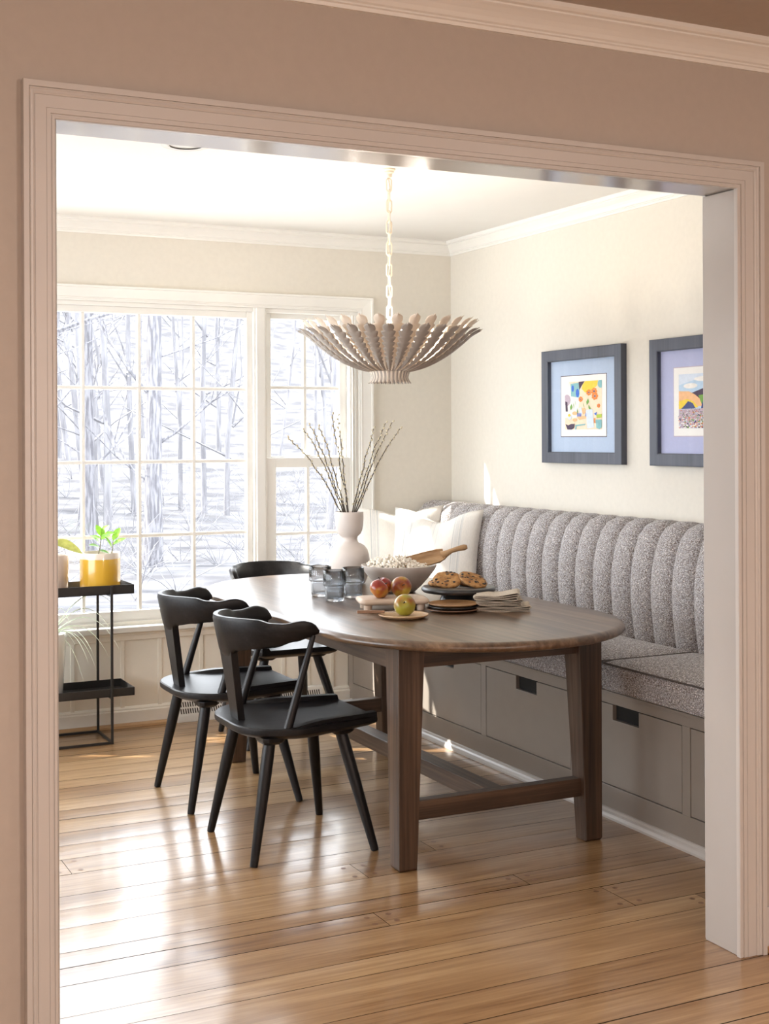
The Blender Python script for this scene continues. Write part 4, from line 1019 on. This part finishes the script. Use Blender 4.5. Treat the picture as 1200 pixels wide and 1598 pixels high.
for (bx, by, top, lv) in (((-0.012), 0.0, (0.005, 0.0, 0.262), [((-0.6, -.2, .55), .06, .024, .66), ((-.3, .1, .9), .055, .026, .95), ((.5, -.2, .75), .055, .030, 1), ((.8, -.1, .28), .062, .024, .95), ((.9, .2, .5), .05, .024, .8), ((-.55, -.1, .2), .045, .018, .5), ((.75, -.3, -.15), .04, .016, .35), ((-.7, .3, .3), .04, .02, .85)]),
                          (0.045, -0.01, (0.058, -0.01, 0.235), [((.45, 0, .9), .065, .026, 1), ((.75, -.2, .5), .062, .022, .75), ((-.5, -.1, .9), .06, .016, .6)])):
    sm = MB(); a = Vector((bx, by, 0.155)); b_ = Vector(top); sm.tube([a, a.lerp(b_, .5) + Vector((.004, 0, 0)), b_], [.0025, .002, .0015], 6); sm.build('stem', M['stem'], pp, smooth=True)
    for d_, L_, W_, u_ in lv:
        lf = MB(); leaf_blade(lf, a.lerp(b_, u_), d_, (0, -0.5, 1), L_ * 1.2, W_ * 1.35, droop=0.15); lf.build('leaf', M['leaf_green'], pp, smooth=True)
p2 = thing('potted_plant', 'plant with one broad olive leaf in a blush pot, half hidden behind the left casing', 'plant', (1.270, 6.045, 0.680))
MB().lathe([(0.0, 0.0), (0.062, 0.0), (0.085, 0.006), (0.09, 0.012), (0.07, 0.009), (0.0, 0.008)], n=48).build('saucer', M['white_glaze'], p2, smooth=True)
MB().lathe([(0.0, 0.009), (0.070, 0.009), (0.078, 0.016), (0.082, 0.17), (0.080, 0.180), (0.076, 0.178), (0.074, 0.15), (0.0, 0.15)], n=48).build('pot', M['pink_glaze'], p2, smooth=True, angle=0.9)
MB().lathe([(0.074, 0.155), (0.0, 0.160)], n=30, cap=False).build('soil', M['soil'], p2)
MB().tube([(0, 0, 0.155), (0.005, 0, 0.22), (0.01, 0, 0.25)], [.003, .0025, .002], 6).build('stem', M['stem'], p2, smooth=True)
for d_, L_, W_, dr_ in (((1, -.1, 0.02), .135, .05, .42), ((-.8, -.3, .5), .12, .05, .3), ((-.2, .9, .7), .1, .045, .3), ((-.4, -.8, .8), .1, .045, .3)):
    lf = MB(); leaf_blade(lf, (0.01, 0, 0.235), d_, (0, -0.8, 0.6), L_, W_ * 1.1, fold=0.1, droop=dr_); lf.build('leaf', M['leaf_olive'], p2, smooth=True)
p3 = thing('spider_plant', 'arching striped spider plant in a white pot on the lower tray', 'plant', (1.245, 6.05, 0.2145))
MB().lathe([(0.0, 0.0), (0.070, 0.0), (0.078, 0.006), (0.094, 0.25), (0.096, 0.285), (0.093, 0.290), (0.088, 0.285), (0.086, 0.26), (0.0, 0.26)], n=48).build('pot', M['white_glaze'], p3, smooth=True, angle=0.9)
MB().lathe([(0.086, 0.265), (0.0, 0.272)], n=30, cap=False).build('soil', M['soil'], p3)
rr = random.Random(11)
arcs = [(0.33, 0.16, 0.0, -.06), (0.30, 0.125, 0.10, -.12), (0.34, 0.085, 0.14, -.02), (0.275, 0.05, 0.14, -.08), (0.235, 0.035, 0.15, .03), (0.225, 0.028, 0.19, -.05), (0.215, 0.02, 0.17, .08), (0.155, 0.005, 0.22, -.1), (0.10, .19, -0.02, .02), (0.12, 0.02, 0.06, -.09), (0.13, 0.10, 0.02, .1)]
arcs = [(L_, h_, dn, az, 1) for L_, h_, dn, az in arcs] + [(rr.uniform(.18, .32), rr.uniform(.03, .16), rr.uniform(.0, .2), rr.uniform(-.2, .2), -1) for _ in range(9)]
for L_, h_, dn, az, sgn in arcs:
    lf = MB(); vs = []; n = 14
    for k in range(n + 1):
        u = k / n; x = sgn * L_ * (u ** 0.8) ; y = az * u * (0.9 if sgn > 0 else 1); z = 0.265 + 4 * (h_ + .02) * u * (1 - u) * 0.9 + (h_ * 0.5 - dn) * u ** 2.2 + 0.02 * u
        w_ = 0.0092 * (1 - u ** 2.5) + 0.0007; vs += [(x, y - w_, z + w_ * .4), (x, y, z), (x, y + w_, z + w_ * .4)]
    lf.add(vs, [(3 * k + i, 3 * k + i + 1, 3 * k + 4 + i, 3 * k + 3 + i) for k in range(n) for i in range(2)])
    lf.build('leaf', M['spider'], p3, smooth=True)

# ------------------------------------------------------------------ on the table
TZ = 0.7552
VX, VY = 2.376, 5.20
vz = MB(); vz.lathe([(0.0, 0.0), (0.056, 0.0), (0.068, 0.004), (0.080, 0.035), (0.0865, 0.075), (0.0875, 0.105), (0.0855, 0.125), (0.079, 0.147), (0.066, 0.164), (0.050, 0.174), (0.039, 0.180), (0.0345, 0.186), (0.0335, 0.194), (0.0345, 0.201), (0.040, 0.206), (0.049, 0.215), (0.0565, 0.232), (0.0605, 0.255), (0.062, 0.285), (0.0618, 0.309), (0.060, 0.3115),
                     (0.0565, 0.308), (0.056, 0.27), (0.048, 0.235), (0.030, 0.21), (0.028, 0.19), (0.0, 0.17)], n=64)
vo = vz.build('vase', M['stoneware'], None, smooth=True, angle=1.2); vo.location = (VX, VY, TZ)
tag(vo, 'white stoneware vase with a cup-shaped top at the far end of the table', 'vase')
# pussy willow: tip offset across the picture (right = along camera right), rise above rim, depth offset
tips = [(-0.262, 0.318, -.02, 'leaning farthest left'), (-0.197, 0.352, .05, 'second from the left'), (-0.166, 0.372, -.05, 'third from the left'), (-0.128, 0.366, .03, 'fourth from the left'), (-0.072, 0.416, .02, 'tallest, left of the centre pair'),
        (-0.045, 0.408, -.04, 'right of the tallest one'), (0.108, 0.356, .03, 'first of those leaning right'), (0.158, 0.378, -.03, 'second of those leaning right'), (0.188, 0.382, .05, 'next to the rightmost one'), (0.222, 0.356, 0.0, 'leaning farthest right')]
side = Vector((math.cos(YAW), -math.sin(YAW), 0)); fwd_ = Vector((math.sin(YAW), math.cos(YAW), 0))
for i, (dx_, dz_, dd_, what) in enumerate(tips):
    rr = random.Random(60 + i); t = thing('willow_branch', 'pussy willow branch in the white vase, ' + what, 'branch', (VX, VY, TZ + 0.22), 0, 'pussy willow branches in the vase')
    s0 = dx_ / 0.26
    a = side * (-0.012 * s0) + fwd_ * (-dd_ * .2); m1 = side * (0.040 * s0 if abs(s0) > .3 else 0.03 * s0) + fwd_ * (dd_ * .3) + Vector((0, 0, 0.098)); b_ = side * dx_ + fwd_ * dd_ + Vector((0, 0, 0.095 + dz_))
    pts = []
    for k in range(13):
        u = k / 12
        q = a.lerp(m1, u / 0.2) if u < 0.2 else m1.lerp(b_, (u - .2) / .8) + Vector((0, 0, 0.035 * abs(s0) * math.sin(PI * (u - .2) / .8))) * (1 if abs(s0) > .4 else .3)
        if u > .2: q = q + Vector((rr.uniform(-.004, .004), rr.uniform(-.004, .004), rr.uniform(-.002, .002)))
        pts.append(q)
    MB().tube(pts, [0.0033 - 0.0019 * k / 12 for k in range(13)], 7).build('stem', M['twig'], t, smooth=True)
    cb = MB()
    for k in range(22):
        u = 0.24 + 0.76 * k / 21; j_ = min(11, int(u * 12)); q = pts[j_].lerp(pts[j_ + 1], u * 12 - j_)
        dv = (pts[j_ + 1] - pts[j_]).normalized(); sd = (side * (1 if k % 2 else -1) + fwd_ * rr.uniform(-.8, .8)).normalized()
        c_ = q + sd * 0.0028 + dv * 0.004
        ax = (dv + sd * 0.38).normalized()
        rg = []; e1 = ax.orthogonal().normalized(); e2 = ax.cross(e1); Lb = rr.uniform(.0105, .0145); rb = rr.uniform(.0036, .0050)
        for tt, rr_ in ((0, .25), (.2, .8), (.45, 1), (.75, .75), (1, .15)):
            rg.append([c_ + ax * (Lb * (tt - .3)) + (e1 * math.cos(2 * PI * w_ / 7) + e2 * math.sin(2 * PI * w_ / 7)) * rb * rr_ for w_ in range(7)])
        cb.loft(rg)
    cb.build('catkins', M['catkin'], t, smooth=True)

def tumbler(label, x, y, mat):
    n = 144
    mb = MB(); outer = [(0.033, 0.0), (0.0345, 0.002), (0.0355, 0.008), (0.0365, 0.054), (0.0372, 0.0575), (0.0422, 0.0595), (0.0438, 0.0625), (0.0442, 0.118)]
    rings = []
    for r, z in outer:
        am = 0.022 if (0.006 < z < 0.116) else 0.0
        rings.append([(r * (1 + am * math.cos(36 * 2 * PI * i / n)) * math.cos(2 * PI * i / n), r * (1 + am * math.cos(36 * 2 * PI * i / n)) * math.sin(2 * PI * i / n), z) for i in range(n)])
    for r, z in [(0.0432, 0.1190), (0.0420, 0.118), (0.0415, 0.0665), (0.0402, 0.0640), (0.0350, 0.0620), (0.0340, 0.058), (0.0325, 0.014), (0.0300, 0.010)]:
        rings.append([(r * math.cos(2 * PI * i / n), r * math.sin(2 * PI * i / n), z) for i in range(n)])
    mb.loft(rings); o = mb.build('glass_tumbler', mat, None, smooth=True, angle=1.0); o.location = (x, y, TZ)
    return tag(o, label, 'glass', 'smoked ribbed glasses')
tumbler('dark smoked ribbed glass nearest the camera, in front of the other two glasses', 2.072, 4.675, M['glass_smoke'])
tumbler('pale smoked ribbed glass at the left rear, partly hidden by the dark front one', 2.088, 4.852, M['glass_light'])
tumbler('smoked ribbed glass at the right, touching the popcorn bowl in view', 2.180, 4.738, M['glass_smoke'])

bx_, by_ = 2.432, 4.835
bo_ = MB().lathe([(0.0, 0.0), (0.060, 0.0), (0.068, 0.003), (0.095, 0.028), (0.125, 0.062), (0.146, 0.090), (0.1545, 0.106), (0.1545, 0.110), (0.150, 0.111), (0.142, 0.098), (0.118, 0.066), (0.085, 0.032), (0.05, 0.014), (0.0, 0.012)], n=72).build('bowl', M['bowl'], None, smooth=True, angle=1.2)
bo_.location = (bx_, by_, TZ); tag(bo_, 'wide pale grey stoneware bowl filled with popcorn', 'bowl')
pc = MB(); rr = random.Random(5)
for k in range(420):
    a = rr.uniform(0, 2 * PI); r = 0.128 * math.sqrt(rr.random()); zc = 0.104 + 0.036 * max(0, 1 - ((r * math.cos(a) + .03) ** 2 + (r * math.sin(a)) ** 2) / 0.014) + rr.uniform(-.008, .006)
    if r > 0.118: zc -= 0.006
    c_ = Vector((r * math.cos(a), r * math.sin(a), zc))
    for q in range(4):
        d_ = Vector((rr.uniform(-1, 1), rr.uniform(-1, 1), rr.uniform(-.8, 1))).normalized() * 0.0052
        pc.blob(c_ + d_ * 1.15, rr.uniform(.0036, .0060), seed=k + q, amp=.8, sub=1)
po = pc.build('popcorn', M['popcorn'], None, smooth=True, angle=3.0); po.location = (bx_, by_, TZ); po['kind'] = 'stuff'; tag(po, 'heap of white popcorn in the grey bowl', 'popcorn')
# scoop: local x from the bowl of the scoop to the handle end
sc = MB(); rings = []; n = 14
for u, hw, dep, zc in ((0, .010, .002, .0), (.06, .026, .006, .0), (.18, .036, .014, .001), (.34, .040, .022, .002), (.46, .038, .026, .004), (.52, .028, .020, .008)):
    x = -0.11 + 0.21 * u / .5; top = [(x, hw * math.cos(PI * k / n), zc - dep * math.sin(PI * k / n)) for k in range(n + 1)]
    inn = [(x, (hw - .0045) * math.cos(PI - PI * k / n), zc + 0.001 - max(0, dep - .0045) * math.sin(PI * k / n)) for k in range(n + 1)]
    rings.append(top + inn)
sc.loft(rings)
sc.tube([(0.10, 0, -.004), (0.115, 0, 0.002), (0.14, 0, 0.012), (0.165, 0, 0.016), (0.195, 0, 0.016), (0.206, 0, 0.015)], [0.020, 0.014, 0.0095, 0.0105, 0.0125, 0.009], 14)
so = sc.build('wooden_scoop', M['scoop'], None, smooth=True, angle=0.9)
so.matrix_world = Matrix.Translation((2.505, 4.80, TZ + 0.128)) @ Matrix.Rotation(-YAW + 0.10, 4, 'Z') @ Matrix.Rotation(-0.20, 4, 'Y') @ Matrix.Rotation(0.65, 4, 'X')
tag(so, 'wooden scoop stuck in the popcorn with its handle to the right', 'scoop')

# serving board with apples
bd = thing('serving_board', 'pale footed wooden serving board under three apples', 'board', (2.165, 4.36, TZ), -YAW + 0.16)
def rrect(a, b, r, z, n=8):
    p = []
    for cx, cy, s_ in ((a - r, b - r, 0), (-a + r, b - r, 1), (-a + r, -b + r, 2), (a - r, -b + r, 3)):
        for k in range(n + 1): t_ = (s_ + k / n) * PI / 2; p.append((cx + r * math.cos(t_), cy + r * math.sin(t_), z))
    return p
MB().loft([rrect(.128 - i, .078 - i, .022, z) for i, z in ((.012, .022), (.004, .024), (.0, .030), (.0, .036), (.004, .042), (.012, .044))]).build('board_top', M['board'], bd, smooth=True, angle=.8)
for ax in (-.098, .098):
    for ay in (-.048, .048): MB().lathe([(.014, 0), (.0155, .003), (.0155, .0225), (.0, .0225)], (ax, ay, 0), 20).build('foot', M['board'], bd, smooth=True)
def apple(label, loc, r, mat, tilt, seed):
    prof = [];
    for k in range(25):
        t_ = PI * k / 24; rad = math.sin(t_) * (1 + .06 * math.cos(t_)); z = -math.cos(t_) * .90
        dip = 0.26 * math.exp(-(rad / .30) ** 2); z = z - dip * (1 if z > 0 else -0.75)
        prof.append((max(rad, 0.0005) * r, z * r))
    t = thing('apple', label, 'apple', loc, 0, 'apples on the table'); t.rotation_euler = tilt
    MB().lathe(prof, n=36).build('fruit', mat, t, smooth=True, angle=3)
    MB().tube([(0, 0, r * .55), (r * .04, 0, r * .80), (r * .14, 0, r * 1.0)], [.0018, .0014, .002], 7).build('stem', M['twig'], t, smooth=True)
az = TZ + 0.044
apple('red apple at the front left of the pale board', (2.108, 4.352, az + .0335), .0365, M['apple_red'], (0.5, 0.7, 0.3), 1)
apple('orange-red apple at the back of the board, half hidden by the red one', (2.158, 4.425, az + .0335), .0365, M['apple_red'], (-0.3, 0.2, 2.0), 2)
apple('red and yellow apple at the right of the board with its stem hollow facing out', (2.205, 4.365, az + .035), .0385, M['apple_mix'], (1.25, 0.0, -0.30), 3)
# small plate with apple and knife
def plate(label, loc, r, h, mat, name='wooden_plate', grp=None, lip=.006):
    o = MB().lathe([(0.0, 0.0), (r * .70, 0.0), (r * .80, .002), (r * .97, h * .65), (r, h * .85), (r * .995, h), (r * .965, h), (r * .90, h - lip * .8), (r * .82, h - lip), (0, h - lip)], n=64).build(name, mat, None, smooth=True, angle=.9)
    o.location = loc; return tag(o, label, 'plate', grp)
plate('small round pale wooden plate holding one apple and the knife', (2.092, 4.125, TZ), .088, .014, M['plate_pale'], lip=.004)
apple('yellow-green apple alone on the small pale plate in front of the board', (2.093, 4.118, TZ + .0102 + .0355), .0385, M['apple_green'], (1.18, 0.0, -0.62), 4)
kn = thing('paring_knife', 'small knife with a wooden handle lying across the small pale plate', 'knife', (2.025, 4.165, TZ + .0205), -YAW - 0.02)
MB().loft([[(x, -a, -b), (x, a, -b), (x, a, b), (x, -a, b)] for x, a, b in ((-.086, .006, .004), (-.083, .0085, .0055), (-.05, .0075, .0055), (-.01, .007, .005), (0.012, .0075, .005))]).build('handle', M['plate_brown'], kn, bevel=.002)
MB().loft([[(x, -a, -.0008), (x, .0075, -.0008), (x, .0075, .0008), (x, -a, .0008)] for x, a in ((.012, .007), (.06, .008), (.10, .003), (.115, -.0065))]).build('blade', M['steel'], kn)

# cake stand with cookies
cs = thing('cake_stand', 'black wooden pedestal cake stand carrying cookies', 'cake stand', (2.448, 4.365, TZ))
MB().lathe([(0, 0), (.074, 0), (.077, .004), (.074, .012), (.066, .030), (.060, .046), (0, .046)], n=56).build('pedestal', M['black_wood'], cs, smooth=True, angle=.9)
MB().lathe([(0, .0455), (.10, .0455), (.134, .048), (.140, .054), (.141, .060), (.138, .066), (.130, .068), (0, .068)], n=72).build('top_plate', M['black_wood'], cs, smooth=True, angle=.9)
def cookie(label, loc, rot, r, seed):
    rr = random.Random(seed); t = thing('cookie', label, 'cookie', loc, 0, 'chocolate chip cookies'); t.rotation_euler = rot
    mb = MB(); rings = []; n = 40
    def rad(a): return r * (1 + .05 * mnoise.noise(Vector((math.cos(a) * 1.6, math.sin(a) * 1.6, seed))))
    def top(x, y): return 0.0085 + .0045 * mnoise.noise(Vector((x * 55, y * 55, seed))) + .003 * mnoise.noise(Vector((x * 130, y * 130, seed + 4)))
    for f, z in ((.6, -.008), (.93, -.0075), (1, -.002), (1, .002), (.95, None), (.85, None), (.7, None), (.55, None), (.4, None), (.25, None), (.1, None)):
        ring = []
        for k in range(n):
            a = 2 * PI * k / n; x, y = rad(a) * f * math.cos(a), rad(a) * f * math.sin(a)
            zz = z if z is not None else (top(x, y) * (1 - max(0, f - .75) * 1.6)); ring.append((x, y, zz))
        rings.append(ring)
    mb.loft(rings); mb.build('dough', M['cookie'], t, smooth=True, angle=3)
    cb = MB()
    for k in range(24):
        a, f = rr.uniform(0, 2 * PI), math.sqrt(rr.random()) * .9; x, y = r * f * math.cos(a), r * f * math.sin(a)
        cb.blob((x, y, top(x, y) * (1 - max(0, f - .75) * 1.6) - .0012), rr.uniform(.0040, .0066), seed + k, .5, 1, (1.15, .9, .6))
    cb.build('chocolate_chips', M['chip'], t, smooth=True, angle=3)
cz = TZ + .068
cookie('chocolate chip cookie at the left of the cake stand, leaning toward the camera', (2.405, 4.372, cz + .0255), (0.42, -0.05, -0.35), .056, 1)
cookie('chocolate chip cookie underneath, lying flat behind the left one', (2.405, 4.412, cz + .0085), (0, 0.0, 1.2), .055, 2)
cookie('chocolate chip cookie at the right of the cake stand, sloping down to the right', (2.488, 4.325, cz + .0255), (0.30, 0.34, -0.5), .056, 3)
cookie('chocolate chip cookie at the back right, nearly hidden under the right one', (2.515, 4.375, cz + .0085), (0, 0, 0.4), .052, 4)

# stack of plates
plate('brown wooden plate at the bottom of the stack of three', (2.333, 4.205, TZ), .098, .011, M['plate_brown'], grp='stacked side plates')
plate('black plate in the middle of the stack of three', (2.338, 4.210, TZ + .0085), .092, .011, M['black_wood'], grp='stacked side plates')
plate('tan wooden plate on top of the stack of three', (2.340, 4.212, TZ + .0170), .091, .012, M['plate_tan'], grp='stacked side plates')

# folded napkins
def napkin(label, loc, rz, Lx, Ly, z0, layers, loop, seed, tip=0.0):
    # sheet folded back and forth; profile in x-z, swept along local y
    rr = random.Random(seed); path = []; t = .0022
    for k in range(layers):
        z = z0 + k * (t + .0022); rng = range(13) if k % 2 == 0 else range(12, -1, -1)
        for i in rng:
            u = i / 12; w = .0012 * math.sin(u * 9 + seed + k)
            lift = loop * (max(0, (u - .45) / .55) ** 1.6) * (k / max(1, layers - 1)) - tip * max(0, .25 - u) * (k + 1) / layers * .12
            edge = 0.004 * rr.uniform(-1, 1) if i in (0,) else 0
            path.append(Vector((-Lx / 2 + Lx * u + edge, 0, z + w + lift)))
        if k < layers - 1:
            d_ = 1 if k % 2 == 0 else -1; e = path[-1]
            nz = z + t + .0022; l2 = loop * ((k + 1) / max(1, layers - 1)) if d_ > 0 else 0
            for q in (0.25, .5, .75): path.append(Vector((e.x + d_ * (.006 + .4 * (l2 > 0.004) * l2) * math.sin(PI * q), 0, e.z + (nz + (l2 if d_ > 0 else 0) - e.z) * q)))
    rings = []; ny_ = 8
    up = []; 
    for i, p in enumerate(path):
        a, b = path[max(0, i - 1)], path[min(len(path) - 1, i + 1)]; tn = (b - a).normalized(); up.append(Vector((-tn.z, 0, tn.x)))
    for j_ in range(ny_ + 1):
        v = j_ / ny_; ring = []
        off = lambda i: Vector((.002 * math.sin(v * 5 + i * .3), -Ly / 2 + Ly * v + (.0025 * math.sin(i * .7 + seed) if j_ in (0, ny_) else 0), .001 * math.sin(v * 7 + i * .2) * (0.3)))
        top = [p + up[i] * (t / 2) + off(i) for i, p in enumerate(path)]; bot = [p - up[i] * (t / 2) + off(i) for i, p in enumerate(path)]
        rings.append(top + bot[::-1])
    o = MB().loft(rings).build('linen_napkin', M['linen'], None, smooth=True, angle=1.2); o.location = loc; o.rotation_euler = (0, 0, rz)
    return tag(o, label, 'napkin', 'folded linen napkins')
nr = -YAW - 0.06
napkin('folded natural linen napkin at the bottom of the pile, rolled edge to the right', (2.515, 4.155, TZ), nr, .185, .145, .0015, 4, .006, 1)
napkin('folded natural linen napkin in the middle of the pile', (2.500, 4.160, TZ), nr + .03, .155, .140, .0225, 4, .007, 2)
napkin('folded natural linen napkin on top of the pile with a puffed fold', (2.492, 4.162, TZ), nr - .05, .150, .140, .0435, 4, .012, 3)
